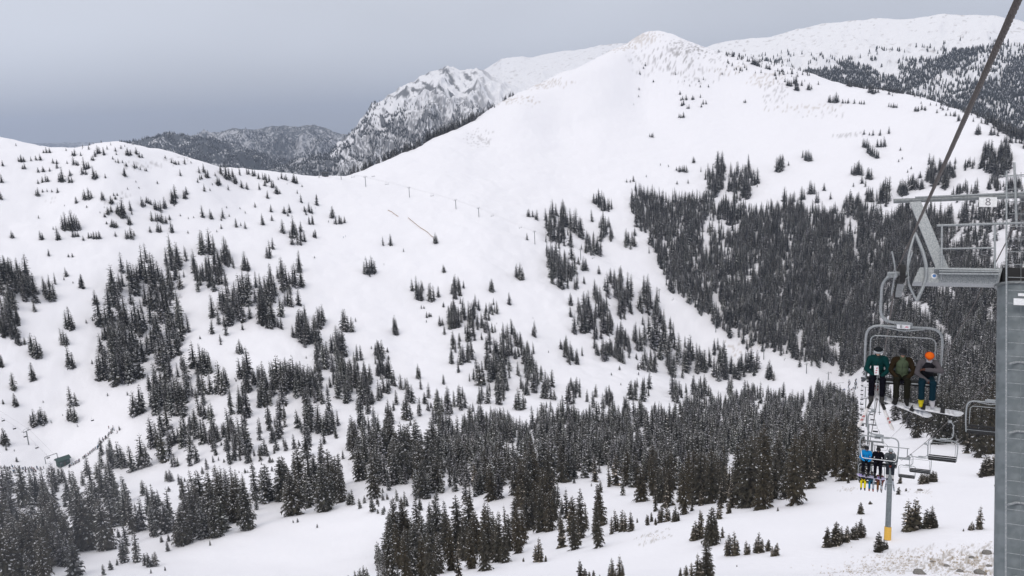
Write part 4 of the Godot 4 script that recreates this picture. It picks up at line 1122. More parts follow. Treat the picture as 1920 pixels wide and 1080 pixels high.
	lone(1560, 180, 4.908, "small spruce on the rounded ridge under the broad snowy mountain", [1345,355,90, 1330,350,70, 1360,352,70, 1455,360,70, 1465,360,55, 1525,365,60, 1490,355,45, 1600,430,60, 1585,425,45, 1640,430,70, 1655,432,60, 1690,430,60, 1160,230,60, 1170,228,45, 1050,180,25, 1090,180,30, 1130,185,40, 1120,184,30, 965,155,30, 770,140,35, 790,140,35, 760,138,28, 825,125,30, 850,125,25, 905,85,22, 960,90,22, 1000,115,28, 1020,130,28, 1065,130,30, 820,70,20, 1030,75,15, 1340,200,50, 1300,235,30, 1375,250,40, 1430,265,50, 1480,270,60, 1510,285,60, 1410,255,40])
	# thinner trees that link the groves
	L = "spruce standing loose between the groves on the terraced slope"
	wood(0, 0, 1, L, 38, 56, [195,560, 260,520, 350,560, 345,650, 420,690, 560,690, 650,760, 650,850, 480,870, 300,850, 270,720, 185,710], 0.90)
	wood(0, 0, 1, "spruce standing loose among the groves low in the valley", 50, 80, [0,905, 60,890, 250,880, 330,930, 330,1000, 250,1060, 0,1070], 0.88)
	wood(0, 0, 1, "spruce standing loose between the clumps of the bowl", 28, 42, [830,560, 930,560, 1010,690, 1030,740, 900,760, 650,780, 620,640, 700,700, 840,700], 0.93)
	# seedlings and bush tops dotted over the open snow
	labels.append("tiny dark seedling on the open snow")
	for k in 260:
		var su := trng.randf_range(0, 1250)
		var sv := trng.randf_range(330, 1000)
		if npatch.get_noise_2d(su * 0.12, sv * 0.12) < -0.05: continue
		var sq := hit(su, sv)
		if sq.w <= 0.0 or (su > 600 and sv < 560): continue
		put_tree(Vector3(sq.x, ground(sq.x, sq.z), sq.z), trng.randf_range(1.2, 3.5), 3.0, 1.6, labels.size() - 1, 0.2)
	# skyline rows
	ridge_row([[655, 325], [700, 309], [760, 287], [800, 265], [850, 238], [895, 213]], "dark spruce in the row along the ridge that falls to the saddle", 150, 9, 17, -4, 40)
	ridge_row([[800, 265], [850, 238], [890, 215]], "dark spruce in the row along the ridge that falls to the saddle", 110, 12, 22, 8, 55)
	ridge_row([[895, 213], [930, 195], [965, 172]], "dark spruce in the row along the ridge that falls to the saddle", 26, 6, 11, -10, 10)
	ridge_row([[1360, 100], [1430, 112], [1520, 130]], "low wind bent spruce on the ridge behind the peak", 90, 4, 9, -90, 5)
	ridge_row([[1590, 155], [1640, 165], [1700, 177], [1750, 186]], "low spruce along the rounded ridge before the snowy mountain", 120, 6, 12, -15, 30)
	ridge_row([[1750, 186], [1800, 203], [1850, 225]], "low spruce along the rounded ridge before the snowy mountain", 40, 5, 10, -50, 25)
	ridge_row([[1850, 225], [1880, 240], [1930, 268]], "low spruce along the rounded ridge before the snowy mountain", 130, 9, 17, -60, 40)
	ridge_row([[150, 274], [200, 268], [260, 272]], "low spruce on the crest of the snow shoulder", 16, 2, 4, -40, 0)
	# the near slope under the lift
	L = "stunted green spruce on the near snow slope under the lift line"
	lone(1100, 720, 3, L, [610,880,115, 600,878,80, 640,870,160, 630,872,110, 700,905,215, 680,900,160, 720,900,130, 720,870,120, 765,865,65, 750,760,90, 738,758,60, 795,730,70, 805,728,50, 800,965,125, 790,963,90, 835,965,135, 848,962,90, 900,960,80, 912,958,60, 965,950,120, 950,948,80, 985,948,80, 1020,940,70, 1045,970,60, 1070,965,75, 1060,968,55, 640,765,60, 1075,715,20, 985,685,25, 345,795,60, 365,775,55, 388,790,40, 420,780,110, 410,780,80, 450,775,105, 462,772,70, 500,775,95, 490,775,70, 515,770,55, 845,1028,10], 1.15)
	lone(1100, 720, 3, "stunted spruce rising from the bottom edge of the near slope", [670,1095,205, 690,1090,150, 620,1100,150, 590,1100,100, 640,1100,120, 560,1100,85, 525,1100,70, 145,1105,130, 130,1105,90, 185,1110,150, 200,1105,100, 165,1110,70, 40,1110,65, 15,1110,60, 75,1110,40, -35,1105,120, -10,1110,80], 1.15)
	lone(1560, 860, 4.908, "stunted spruce in the clump downhill of the yellow padded tower", [-40,815,190, -55,815,160, 15,805,220, 35,800,220, 55,790,130, 80,775,150, 95,770,100, 130,770,155, 150,765,100, 185,745,120, 215,745,160, 200,745,120, 265,725,175, 250,730,130, 285,720,110], 1.2)
	lone(1560, 860, 4.908, "small spruce standing against the yellow padded tower", [425,860,180, 440,850,120, 480,838,95, 505,832,70], 1.3)
	lone(1560, 860, 4.908, "stunted spruce in the dark pair of clumps on the near slope past the tower", [695,670,275, 715,660,200, 750,655,280, 770,650,190, 795,645,110, 865,640,170, 885,640,130, 910,640,195, 930,638,140, 960,632,70], 1.35)
	lone(1560, 860, 4.908, "wind shaped small spruce near the grey lift tower column", [1280,660,80, 1265,658,40, 1300,655,50, 1355,650,200, 1345,648,120, 1375,645,50, 1210,668,20], 1.1)
	lone(1560, 860, 4.908, "low bushy spruce under the empty chairs", [820,235,100, 845,230,90, 870,228,100, 900,215,90, 925,215,100, 950,212,90, 610,330,70, 625,230,70, 265,510,110, 255,508,70, 350,420,28, 680,300,25, 1400,160,160, 1385,165,110, 1370,175,40, 1430,155,170, 1450,150,140, 1480,150,170, 1500,150,150, 150,225,60], 1.5)

# ------------------------------------------------------------------ the chairlift
# the line runs downhill at 24 degrees to the view: R across it, DN down along it
var R := Vector3(cos(deg_to_rad(24.4)), 0, sin(deg_to_rad(24.4)))
var DN := Vector3(sin(deg_to_rad(24.4)), 0, -cos(deg_to_rad(24.4)))
const TURN := -PI * 24.4 / 180.0
const LEFT := 0.80
const RIGHT := 6.05
const MIDDLE := 3.45
var steel: StandardMaterial3D
var galv: StandardMaterial3D
var column_paint: StandardMaterial3D
var rubber: StandardMaterial3D
var cable_m: StandardMaterial3D
var pad_m: StandardMaterial3D
var white_m: StandardMaterial3D
var left_line := [[-40.0, 10.6], [0.0, 1.43], [24.1, -4.34], [46.0, -16.2], [68.0, -27.2], [96.0, -39.8], [126.0, -52.0]]
var right_line := [[-40.0, 10.6], [0.0, 1.6], [24.1, -4.2], [43.0, -12.7], [64.0, -22.9], [85.0, -33.0], [104.0, -41.9], [126.0, -52.0]]

func lp(lat: float, y: float, along: float) -> Vector3:
	return CAM + R * lat + DN * along + Vector3.UP * y

func line_materials() -> void:
	steel = grained(lin(0.15, 0.165, 0.17), lin(0.25, 0.265, 0.27), 0.03, 1.4, 0.5, 0.35)
	galv = grained(lin(0.235, 0.255, 0.265), lin(0.36, 0.38, 0.39), 0.04, 2.0, 0.45, 0.35)
	column_paint = grained(lin(0.128, 0.150, 0.160), lin(0.178, 0.203, 0.214), 0.02, 0.5, 0.55, 0.1)
	rubber = mat(lin(0.012, 0.012, 0.013), 0.8)
	cable_m = grained(lin(0.035, 0.028, 0.026), lin(0.085, 0.070, 0.064), 0.06, 6.0, 0.55, 0.4)
	pad_m = grained(lin(0.62, 0.36, 0.05), lin(0.72, 0.44, 0.08), 0.03, 1.0, 0.7)
	white_m = grained(lin(0.66, 0.67, 0.68), lin(0.76, 0.77, 0.78), 0.03, 2.0, 0.5)

func text(parent: Node, called: String, words: String, size: float, at: Vector3, m: Material, turn := 0.0) -> void:
	var t := TextMesh.new()
	var f := SystemFont.new()
	f.font_names = PackedStringArray(["Droid Sans"])
	t.font = f
	t.text = words
	t.font_size = 64
	t.pixel_size = size / 46.0
	t.depth = 0.004
	var o := part(called, t, m, parent)
	o.position = at
	o.rotation.y = turn

func rope_y(line: Array, al: float) -> float:
	return line_at(line, al, 1)

func sag(line: Array, lat: float, a0: float, a1: float, n: int) -> Array:
	var out := []
	for i in n + 1:
		var al := lerpf(a0, a1, float(i) / n)
		out.append(lp(lat, rope_y(line, al), al))
	return out

func build_ropes() -> void:
	# past the second tower the ropes follow the ground to the valley station
	for al in [225.0, 330.0, 440.0, 550.0, 660.0, 760.0]:
		for q in [[left_line, LEFT], [right_line, RIGHT]]:
			var p: Vector3 = DN * al + R * MIDDLE
			q[0].append([al, ground(p.x, p.z) - CAM.y + (9.0 if al < 700.0 else 6.0)])
	var t := thing("haul_rope", "dark twisted steel haul rope running down over the lift towers", "rope")
	# six strands laid round each other where the rope passes close to the camera
	var b := lp(LEFT, rope_y(left_line, 24.1), 24.1)
	var near := CAM + dir(1909, 0) * 3.5
	var a := near + (near - b) * 0.25
	var ax := (b - a).normalized()
	var sx := ax.cross(Vector3.UP).normalized()
	var sy := sx.cross(ax)
	var length := a.distance_to(b)
	for k in 6:
		var s := st0()
		var p := []
		var n := int(length / 0.05)
		for i in n + 1:
			var l := length * i / n
			var ang := TAU * (k / 6.0 + l / 0.34)
			p.append(a + ax * l + (sx * cos(ang) + sy * sin(ang)) * 0.0110)
		tube(s, p, 0.0075, -1.0, 6)
		part("strand", done(s), cable_m, t)
	var s2 := st0()
	tube(s2, sag(left_line, LEFT, 24.1, 126.0, 24) + sag(left_line, LEFT, 126.5, 760.0, 30), 0.024, -1.0, 6)
	part("span", done(s2), cable_m, t)
	s2 = st0()
	tube(s2, sag(right_line, RIGHT, -30.0, 126.0, 40) + sag(right_line, RIGHT, 126.5, 760.0, 30), 0.024, -1.0, 6)
	part("span", done(s2), cable_m, t)
	s2 = st0()
	tube(s2, [lp(3.6, 8.4, -30.0), lp(3.73, -2.75, 24.6), lp(3.82, -8.2, 35.6), lp(4.1, -24.2, 70.0), lp(4.3, -36.2, 97.0), lp(4.4, -48.6, 126.0)], 0.017, -1.0, 6)
	meta(part("signal_cable", done(s2), cable_m), "thin dark cable strung from the grey tower mast down the lift line", "cable")

func sheave_train(t: Node3D, x: float, n: int) -> void:
	# rubber lined wheels in pairs on rocking beams, along the rope
	for i in n:
		var z := (i - (n - 1) * 0.5) * 0.52
		var y := -0.34 - 0.06 * absf(i - (n - 1) * 0.5)
		var w := part("sheave", tubem([Vector3(x - 0.05, y, z), Vector3(x + 0.05, y, z)], 0.23, -1.0, 20), rubber, t)
		part("hub", tubem([Vector3(x - 0.08, y, z), Vector3(x + 0.08, y, z)], 0.10, -1.0, 12), galv, w)
	for i in n / 2:
		var z := (i * 2 - (n - 2) * 0.5) * 0.52
		part("rocker_beam", boxm(Vector3(x - 0.11, -0.42, z), Vector3(0.035, 0.12, 0.75)), galv, t)
		part("rocker_beam", boxm(Vector3(x + 0.11, -0.42, z), Vector3(0.035, 0.12, 0.75)), galv, t)
	part("main_beam", boxm(Vector3(x, -0.62, 0), Vector3(0.14, 0.14, n * 0.42)), steel, t)

func build_near_tower() -> void:
	# tower number 8: its own axes are across the line, up the leaning column and uphill
	var tilt := deg_to_rad(25)
	var up8 := Vector3.UP * cos(tilt) + DN * sin(tilt)
	var back := R.cross(up8)
	var origin := lp(0.88, -4.30, 24.1)
	var foot_len := 16.0
	var p := origin + R * 2.75 - up8 * foot_len
	for i in 60:
		p = origin + R * 2.75 - up8 * foot_len
		if p.y < ground(p.x, p.z) - 0.3: break
		foot_len += 0.2
	for i in 80:
		p = origin + R * 2.75 - up8 * foot_len
		if p.y > ground(p.x, p.z) - 0.3: break
		foot_len -= 0.2
	var t := thing("lift_tower", "grey steel lift tower with ladder, crossarm rails and number eight sign", "tower")
	t.transform = Transform3D(Basis(R, up8, back), p)
	var g := Node3D.new()     # the head of the tower, measured from the rope on its near arm
	var o := Vector3(-2.75, foot_len, 0)
	var s := st0()
	tube(s, [Vector3(0, 0, 0), Vector3(0, foot_len - 0.46, 0)], 0.50, 0.45, 28)
	part("column", done(s), column_paint, t)
	part("column_cap", tubem([Vector3(0, foot_len - 0.46, 0), Vector3(0, foot_len - 0.40, 0)], 0.52, -1.0, 28), steel, t)
	part("crossarm_saddle", boxm(Vector3(0, foot_len - 0.2, 0), Vector3(0.72, 0.40, 0.62)), rubber, t)
	# box girder crossarm with a slanted end
	s = st0(false)
	var z0 := 0.22
	for e in [-1.0, 1.0]:
		var x0: float = o.x + 0.30 if e < 0 else -o.x - 0.30
		var x1: float = o.x + 0.46 if e < 0 else -o.x - 0.46
		var q := [Vector3(x0, foot_len - 0.45, z0), Vector3(x1, foot_len - 0.03, z0), Vector3(-0.36 * -e, foot_len - 0.0, z0), Vector3(-0.45 * -e, foot_len - 0.42, z0)]
		var w := []
		for v in q: w.append(v - Vector3(0, 0, 2 * z0))
		quad(s, q[0], q[1], q[2], q[3])
		quad(s, w[3], w[2], w[1], w[0])
		for k in 4: quad(s, q[k], w[k], w[(k + 1) % 4], q[(k + 1) % 4])
	part("crossarm", done(s), galv, t)
	part("catwalk", boxm(o + Vector3(1.55, -0.13, z0 + 0.16), Vector3(1.5, 0.035, 0.30)), galv, t)
	part("catwalk_bar", tubem([o + Vector3(0.9, -0.20, z0 + 0.30), o + Vector3(2.3, -0.17, z0 + 0.30)], 0.022), galv, t)
	part("catwalk_bar", tubem([o + Vector3(0.9, -0.27, z0 + 0.30), o + Vector3(2.3, -0.24, z0 + 0.30)], 0.022), galv, t)
	# lifting beam on a slanted plate
	part("lifting_beam", tubem([o + Vector3(-0.24, 1.94, 0), o + Vector3(5.8, 2.20, 0)], 0.065, -1.0, 10), steel, t)
	part("lifting_beam_rail", tubem([o + Vector3(0.3, 2.03, 0.05), o + Vector3(5.5, 2.25, 0.05)], 0.03, -1.0, 8), galv, t)
	for e in [0, 1]:
		s = st0(false)
		var x := func(v: float) -> float: return v if e == 0 else 5.5 - v
		var q := [Vector3(x.call(0.17), 1.90, 0.05), Vector3(x.call(0.45), 1.92, 0.05), Vector3(x.call(1.18), -0.02, 0.05), Vector3(x.call(0.88), -0.04, 0.05)]
		for k in 4: q[k] += o
		var w := []
		for v in q: w.append(v - Vector3(0, 0, 0.1))
		quad(s, q[0], q[1], q[2], q[3])
		quad(s, w[3], w[2], w[1], w[0])
		for k in 4: quad(s, q[k], w[k], w[(k + 1) % 4], q[(k + 1) % 4])
		part("brace_plate", done(s), galv, t)
	# hand rails
	part("handrail", tubem([o + Vector3(0.83, 1.10, 0.4), o + Vector3(4.9, 1.28, 0.4)], 0.034), galv, t)
	part("handrail", tubem([o + Vector3(0.93, 0.45, 0.4), o + Vector3(2.2, 0.50, 0.4)], 0.024), galv, t)
	for q in [[0.95, 1.10, -0.40], [2.18, 1.14, -0.30], [3.4, 1.2, -0.1], [4.6, 1.26, -0.1]]:
		part("rail_post", tubem([o + Vector3(q[0], q[1], 0.4), o + Vector3(q[0] + 0.02, q[2], 0.4)], 0.026), galv, t)
	# ladder up the column
	var lz := 0.62
	for x in [2.47 + o.x, 3.0 + o.x]:
		part("ladder_rail", tubem([Vector3(x, 0.6, lz), Vector3(x - 0.06, foot_len + 2.55, lz)], 0.022), galv, t)
	for k in 56:
		var y := 0.9 + k * 0.34
		if y > foot_len + 2.4: break
		part("rung", tubem([Vector3(2.46 + o.x, y, lz), Vector3(2.99 + o.x, y, lz)], 0.009, -1.0, 6), galv, t)
	part("safety_line", tubem([Vector3(0, 0.6, lz + 0.03), Vector3(-0.02, foot_len + 2.5, lz + 0.03)], 0.006, -1.0, 6), steel, t)
	for k in 7:
		var y := foot_len - 2.55 - k * 1.72
		if y < 0.8: break
		part("ladder_bracket", tubem([Vector3(-0.27, y - 0.03, lz), Vector3(-0.08, y + 0.05, 0.5), Vector3(0.08, y + 0.05, 0.5), Vector3(0.27, y - 0.03, lz)], 0.03), galv, t)
	part("mast", tubem([o + Vector3(2.72, 1.2, 0.1), o + Vector3(2.66, 2.98, 0.1)], 0.03), galv, t)
	part("mast_arm", tubem([o + Vector3(2.35, 2.6, 0.1), o + Vector3(3.4, 2.66, 0.1)], 0.018), galv, t)
	# signs
	var sg := part("number_sign", boxm(Vector3.ZERO, Vector3(0.42, 0.27, 0.012)), white_m, t)
	sg.position = o + Vector3(2.06, 1.87, 0.09)
	text(sg, "numeral", "8", 0.20, Vector3(0, 0, 0.009), mat(lin(0.16, 0.15, 0.17), 0.6))
	var lb := part("notice_plate", boxm(Vector3.ZERO, Vector3(0.36, 0.17, 0.01)), white_m, t)
	lb.position = Vector3(0, foot_len - 0.99, 0.685)
	var pk := part("plate_holder", boxm(Vector3(0, foot_len - 0.80, 0.66), Vector3(0.16, 0.07, 0.03)), white_m, t)
	pk.position = Vector3.ZERO
	var dot := part("round_sticker", tubem([Vector3(0, 0, 0), Vector3(0, 0, 0.006)], 0.075, -1.0, 24), white_m, t)
	dot.position = o + Vector3(0.81, -0.26, 0.222)
	part("sticker_mark", tubem([Vector3(0, 0, 0.006), Vector3(0, 0, 0.010)], 0.042, -1.0, 20), mat(lin(0.08, 0.22, 0.50), 0.5), dot)
	# wheels and catcher arms at both ends
	for e in [0.0, 5.5]:
		var h := Node3D.new()
		h.name = "sheave_assembly"
		h.position = o + Vector3(e - 0.02, 0.0, 0)
		t.add_child(h, true)
		for i in 8:
			var z := (i - 3.5) * 0.5
			# the train bends with the rope over the tower
			var y := -0.25 - 0.21 * maxf(z, 0.0)
			part("sheave", tubem([Vector3(-0.065, y, z), Vector3(0.065, y, z)], 0.23, -1.0, 18), rubber, h)
			part("axle", tubem([Vector3(-0.13, y, z), Vector3(0.13, y, z)], 0.05, -1.0, 8), galv, h)
		for sx in [-0.13, 0.13]:
			part("side_plate", boxm(Vector3(sx, -0.30 - 0.16, 0.9), Vector3(0.03, 0.13, 1.9), Basis(Vector3.RIGHT, 0.2)), galv, h)
			part("side_plate", boxm(Vector3(sx, -0.30, -0.95), Vector3(0.03, 0.13, 1.8)), galv, h)
			part("rope_guide", tubem([Vector3(sx, -0.4, 1.0), Vector3(sx * 1.5, -0.05, 1.1), Vector3(sx * 1.9, 0.15, 1.12)], 0.02), galv, h)
		part("main_beam", boxm(Vector3(0.02, -0.52, 0), Vector3(0.15, 0.13, 2.2)), steel, h)
		var sg2 := 1.0 if e == 0.0 else -1.0
		part("catcher_arm", tubem(round_path([Vector3(0.33 * sg2, 0.92, 0.3), Vector3(0.55 * sg2, 0.35, 0.35), Vector3(0.64 * sg2, -0.1, 0.35), Vector3(0.62 * sg2, -0.45, 0.3), Vector3(0.42 * sg2, -0.98, 0.3)], 0.3), 0.045), galv, h)
		part("catcher_arm", tubem(round_path([Vector3(0.33 * sg2, 0.92, 0.3), Vector3(0.18 * sg2, 0.2, 0.4), Vector3(0.18 * sg2, -0.5, 0.4), Vector3(0.42 * sg2, -0.98, 0.3)], 0.2), 0.03), galv, h)
	g.free()

func plain_tower(called: String, label: String, at: Vector3, turn: float, height: float, gauge: float, radius: float, padded: bool, group := "", lean := 0.0) -> Node3D:
	var t := thing(called, label, "tower", at - Vector3(0, 0.25, 0), 0.0, group)
	t.basis = Basis(Vector3.UP, turn) * Basis(Vector3.RIGHT, -lean)
	var s := st0()
	tube(s, [Vector3.ZERO, Vector3(0, height, 0)], radius, radius * 0.85, 18)
	part("column", done(s), column_paint if padded else steel, t)
	part("crossarm", boxm(Vector3(0, height - 0.1, 0), Vector3(gauge + 0.4, 0.34, 0.34)), galv if padded else steel, t)
	for x in [-gauge * 0.5, gauge * 0.5]:
		part("sheave_beam", boxm(Vector3(x, height + 0.2, 0), Vector3(0.22, 0.2, 3.2)), steel, t)
		part("arm_post", tubem([Vector3(x * 0.9, height, 0), Vector3(x * 0.9, height + 1.5, 0)], 0.06), steel, t)
	part("lifting_beam", tubem([Vector3(-gauge * 0.5, height + 1.5, 0), Vector3(gauge * 0.5, height + 1.5, 0)], 0.06), steel, t)
	if padded:
		part("crash_pad", tubem([Vector3(0, 0.3, 0), Vector3(0, 2.3, 0)], radius * 1.22, -1.0, 18), pad_m, t)
		part("flange", tubem([Vector3(0, height * 0.68, 0), Vector3(0, height * 0.68 + 0.1, 0)], radius * 1.12, -1.0, 18), galv, t)
	return t

func make_chair(riders: bool, bar_down: bool, number: bool) -> Node3D:
	# origin at the grip on the rope; x across, y up, z the way the riders face
	var t := Node3D.new()
	var cx := 0.26
	part("grip", boxm(Vector3(-0.10, -0.02, 0), Vector3(0.26, 0.13, 0.22)), galv, t)
	part("hanger", tubem(round_path([Vector3(-0.16, -0.02, 0), Vector3(-0.36, -0.28, 0), Vector3(-0.37, -1.2, 0), Vector3(-0.18, -1.40, 0), Vector3(cx + 0.12, -1.41, 0)], 0.22), 0.042, -1.0, 10), galv, t)
	part("hanger_bracket", boxm(Vector3(cx, -1.44, 0), Vector3(0.42, 0.09, 0.09)), galv, t)
	part("bail", tubem(round_path([Vector3(cx - 0.93, -3.12, -0.05), Vector3(cx - 0.99, -2.4, 0), Vector3(cx - 0.97, -1.52, 0), Vector3(cx + 0.97, -1.52, 0), Vector3(cx + 0.99, -2.4, 0), Vector3(cx + 0.93, -3.12, -0.05)], 0.36, 7), 0.036, -1.0, 10), galv, t)
	part("bail_gusset", tubem([Vector3(cx - 0.52, -1.56, 0), Vector3(cx, -1.64, 0), Vector3(cx + 0.52, -1.56, 0)], 0.022), galv, t)
	var zb := 0.62 if bar_down else 0.05
	var yb := -2.62 if bar_down else -1.80
	if bar_down:
		part("lap_bar", tubem(round_path([Vector3(cx - 0.93, -2.3, 0.0), Vector3(cx - 0.85, yb, zb), Vector3(cx + 0.85, yb, zb), Vector3(cx + 0.93, -2.3, 0.0)], 0.12), 0.02), white_m, t)
	else:
		part("lap_bar", tubem(round_path([Vector3(cx - 0.84, -2.72, -0.02), Vector3(cx - 0.86, yb, zb), Vector3(cx + 0.82, yb, zb), Vector3(cx + 0.82, -2.72, -0.02)], 0.2), 0.018), galv, t)
	part("seat", boxm(Vector3(cx, -3.11, 0.13), Vector3(1.82, 0.10, 0.46), Basis(Vector3.RIGHT, -0.12)), rubber, t)
	for y in [-2.74, -2.90]: part("backrest_slat", boxm(Vector3(cx, y, -0.14 - (y + 2.9) * 0.2), Vector3(1.82, 0.085, 0.05), Basis(Vector3.RIGHT, -0.18)), rubber, t)
	part("seat_bar", tubem([Vector3(cx - 0.93, -2.98, -0.10), Vector3(cx + 0.93, -2.98, -0.10)], 0.022), galv, t)
	part("seat_bar", tubem([Vector3(cx - 0.93, -3.06, 0.38), Vector3(cx + 0.93, -3.06, 0.38)], 0.018), galv, t)
	if number:
		var n := part("number_plate", boxm(Vector3.ZERO, Vector3(0.34, 0.12, 0.012)), white_m, t)
		n.position = Vector3(cx - 0.02, -1.50, 0.056)
		text(n, "numeral", "8", 0.085, Vector3(-0.06, 0, 0.008), mat(lin(0.03, 0.03, 0.03), 0.6))
		var s := st0(false)
		var q := [Vector3(0.03, -0.018, 0.008), Vector3(0.07, 0.026, 0.008), Vector3(0.09, 0.008, 0.008), Vector3(0.105, 0.018, 0.008), Vector3(0.135, -0.018, 0.008)]
		for k in range(1, 4): tri(s, q[0], q[k], q[k + 1])
		part("emblem", done(s), mat(lin(0.62, 0.16, 0.24), 0.6), n)
	return t

func place_chair(c: Node3D, label: String, lat: float, line: Array, al: float, turn: float, group := "") -> Node3D:
	c.name = numbered("lift_chair")
	add_child(c)
	c.position = lp(lat, rope_y(line, al), al)
	c.rotation.y = turn
	meta(c, label, "chair", group)
	return c

func build_line() -> void:
	build_near_tower()
	# second tower with the yellow pad, then the small towers down to the valley station
	var b := at_px(1664, 1013)
	var al := b.dot(DN)
	var top := CAM.y + rope_y(left_line, al) - 0.4
	plain_tower("lift_tower", "grey lift tower with a yellow crash pad on the near slope", b, TURN, top - b.y, 5.2, 0.43, true, "", 0.30)
	for a in [225.0, 330.0, 440.0, 550.0, 660.0]:
		var p: Vector3 = DN * a + R * MIDDLE
		p.y = ground(p.x, p.z)
		plain_tower("lift_tower", "small far lift tower in the cleared strip between the forests", p, TURN, 9.0, 5.2, 0.35, false, "far towers of the near lift")
	var plain := make_chair(false, false, false)
	place_chair(make_chair(true, false, true), "occupied chair numbered eight hanging beside the grey tower", LEFT, left_line, 24.5, TURN)
	place_chair(make_chair(true, true, false), "occupied chair with its lap bar lowered, next one down the line", LEFT, left_line, 46.2, TURN)
	place_chair(make_chair(true, false, false), "occupied chair half hidden by the lap bar chair's riders", LEFT, left_line, 67.5, TURN)
	var n := 0
	for a in [43.0, 64.0, 85.0, 106.5]:
		var lab: String = ["empty chair half behind the grey tower column", "empty chair hanging over the dark treeline", "empty chair second below the treeline chair", "empty chair lowest and smallest of the near empty chairs"][n]
		place_chair(plain if n == 0 else plain.duplicate(), lab, RIGHT, right_line, a, TURN + PI)
		n += 1
	var tiny := make_small_chair()
	var first := true
	for k in 15:
		var a := 148.0 + k * 42.0
		for q in [[LEFT, left_line, 0.0], [RIGHT, right_line, PI]]:
			var c: Node3D = tiny if first else tiny.duplicate()
			first = false
			place_chair(c, "tiny far chair in the dotted line down the cleared strip", q[0], q[1], a + (0.0 if q[2] == 0.0 else 9.0), TURN + q[2], "far chairs of the near lift")

func make_small_chair() -> Node3D:
	var t := Node3D.new()
	part("hanger", tubem([Vector3(-0.1, 0, 0), Vector3(-0.36, -0.3, 0), Vector3(-0.36, -1.3, 0), Vector3(0.1, -1.5, 0)], 0.05, -1.0, 5), galv, t)
	part("bail", tubem([Vector3(-0.75, -3.1, 0), Vector3(-0.75, -1.6, 0), Vector3(1.1, -1.6, 0), Vector3(1.1, -3.1, 0)], 0.045, -1.0, 5), galv, t)
	part("seat", boxm(Vector3(0.17, -3.05, 0.12), Vector3(1.82, 0.14, 0.5)), rubber, t)
	part("backrest", boxm(Vector3(0.17, -2.75, -0.16), Vector3(1.82, 0.5, 0.08)), rubber, t)
	return t

func build_far_lift() -> void:
	# the second lift climbs from the valley station to the saddle
	var a := [[1553, 712, 12], [1512, 700, 17], [1432, 674, 18], [1342, 623, 22], [1236, 565, 22], [1089, 488, 21], [1003, 458, 24], [898, 407, 17], [855, 392, 17], [768, 370, 18], [686, 350, 18], [640, 337, 12]]
	var tops := []
	var axis: Vector3 = at_px(640, 337) - at_px(1553, 712)
	axis.y = 0
	axis = axis.normalized()
	var side := axis.cross(Vector3.UP)
	var turn := atan2(-side.z, side.x)
	for q in a:
		var p := at_px(q[0], q[1])
		var d := (p - CAM).length()
		var h: float = q[2] * d / F
		plain_tower("lift_tower", "thin far lift tower on the piste climbing to the saddle", p, turn, h, 4.6, 0.42, false, "towers of the saddle lift")
		tops.append(p + Vector3(0, h, 0))
	var t := thing("haul_rope", "hair thin far rope of the lift climbing to the saddle", "rope")
	var tiny := make_small_chair()
	var first := true
	for sd in [-1.0, 1.0]:
		var pts := []
		for i in tops.size():
			pts.append(tops[i] + side * 2.3 * sd)
		part("span", tubem(pts, 0.03, -1.0, 4), cable_m, t)
		for i in pts.size() - 1:
			var len: float = pts[i].distance_to(pts[i + 1])
			var n := int(len / 34.0)
			for k in n:
				var p: Vector3 = pts[i].lerp(pts[i + 1], (k + 0.5) / n)
				var c: Node3D = tiny if first else tiny.duplicate()
				first = false
				c.name = numbered("lift_chair")
				add_child(c)
				c.position = p
				c.rotation.y = turn + (0.0 if sd < 0 else PI)
				meta(c, "tiny far chair on the lift climbing to the saddle", "chair", "chairs of the saddle lift")
	# top station on the saddle
	station("lift_station", "dark small lift station on the saddle skyline", at_px(610, 331), turn, lin(0.05, 0.055, 0.06), 1.5)
	var p0 := at_px(420 / 3.0 + 560, 30 + 905 / 3.0)
	var sb := thing("snow_barrier", "short dark barrier on the snow beside the saddle station", "barrier", p0, turn)
	part("panel", boxm(Vector3(0, 0.9, 0), Vector3(7, 0.5, 0.12)), steel, sb)
	for x in [-3.0, 0.0, 3.0]: part("post", tubem([Vector3(x, -0.2, 0), Vector3(x, 1.3, 0)], 0.08), steel, sb)

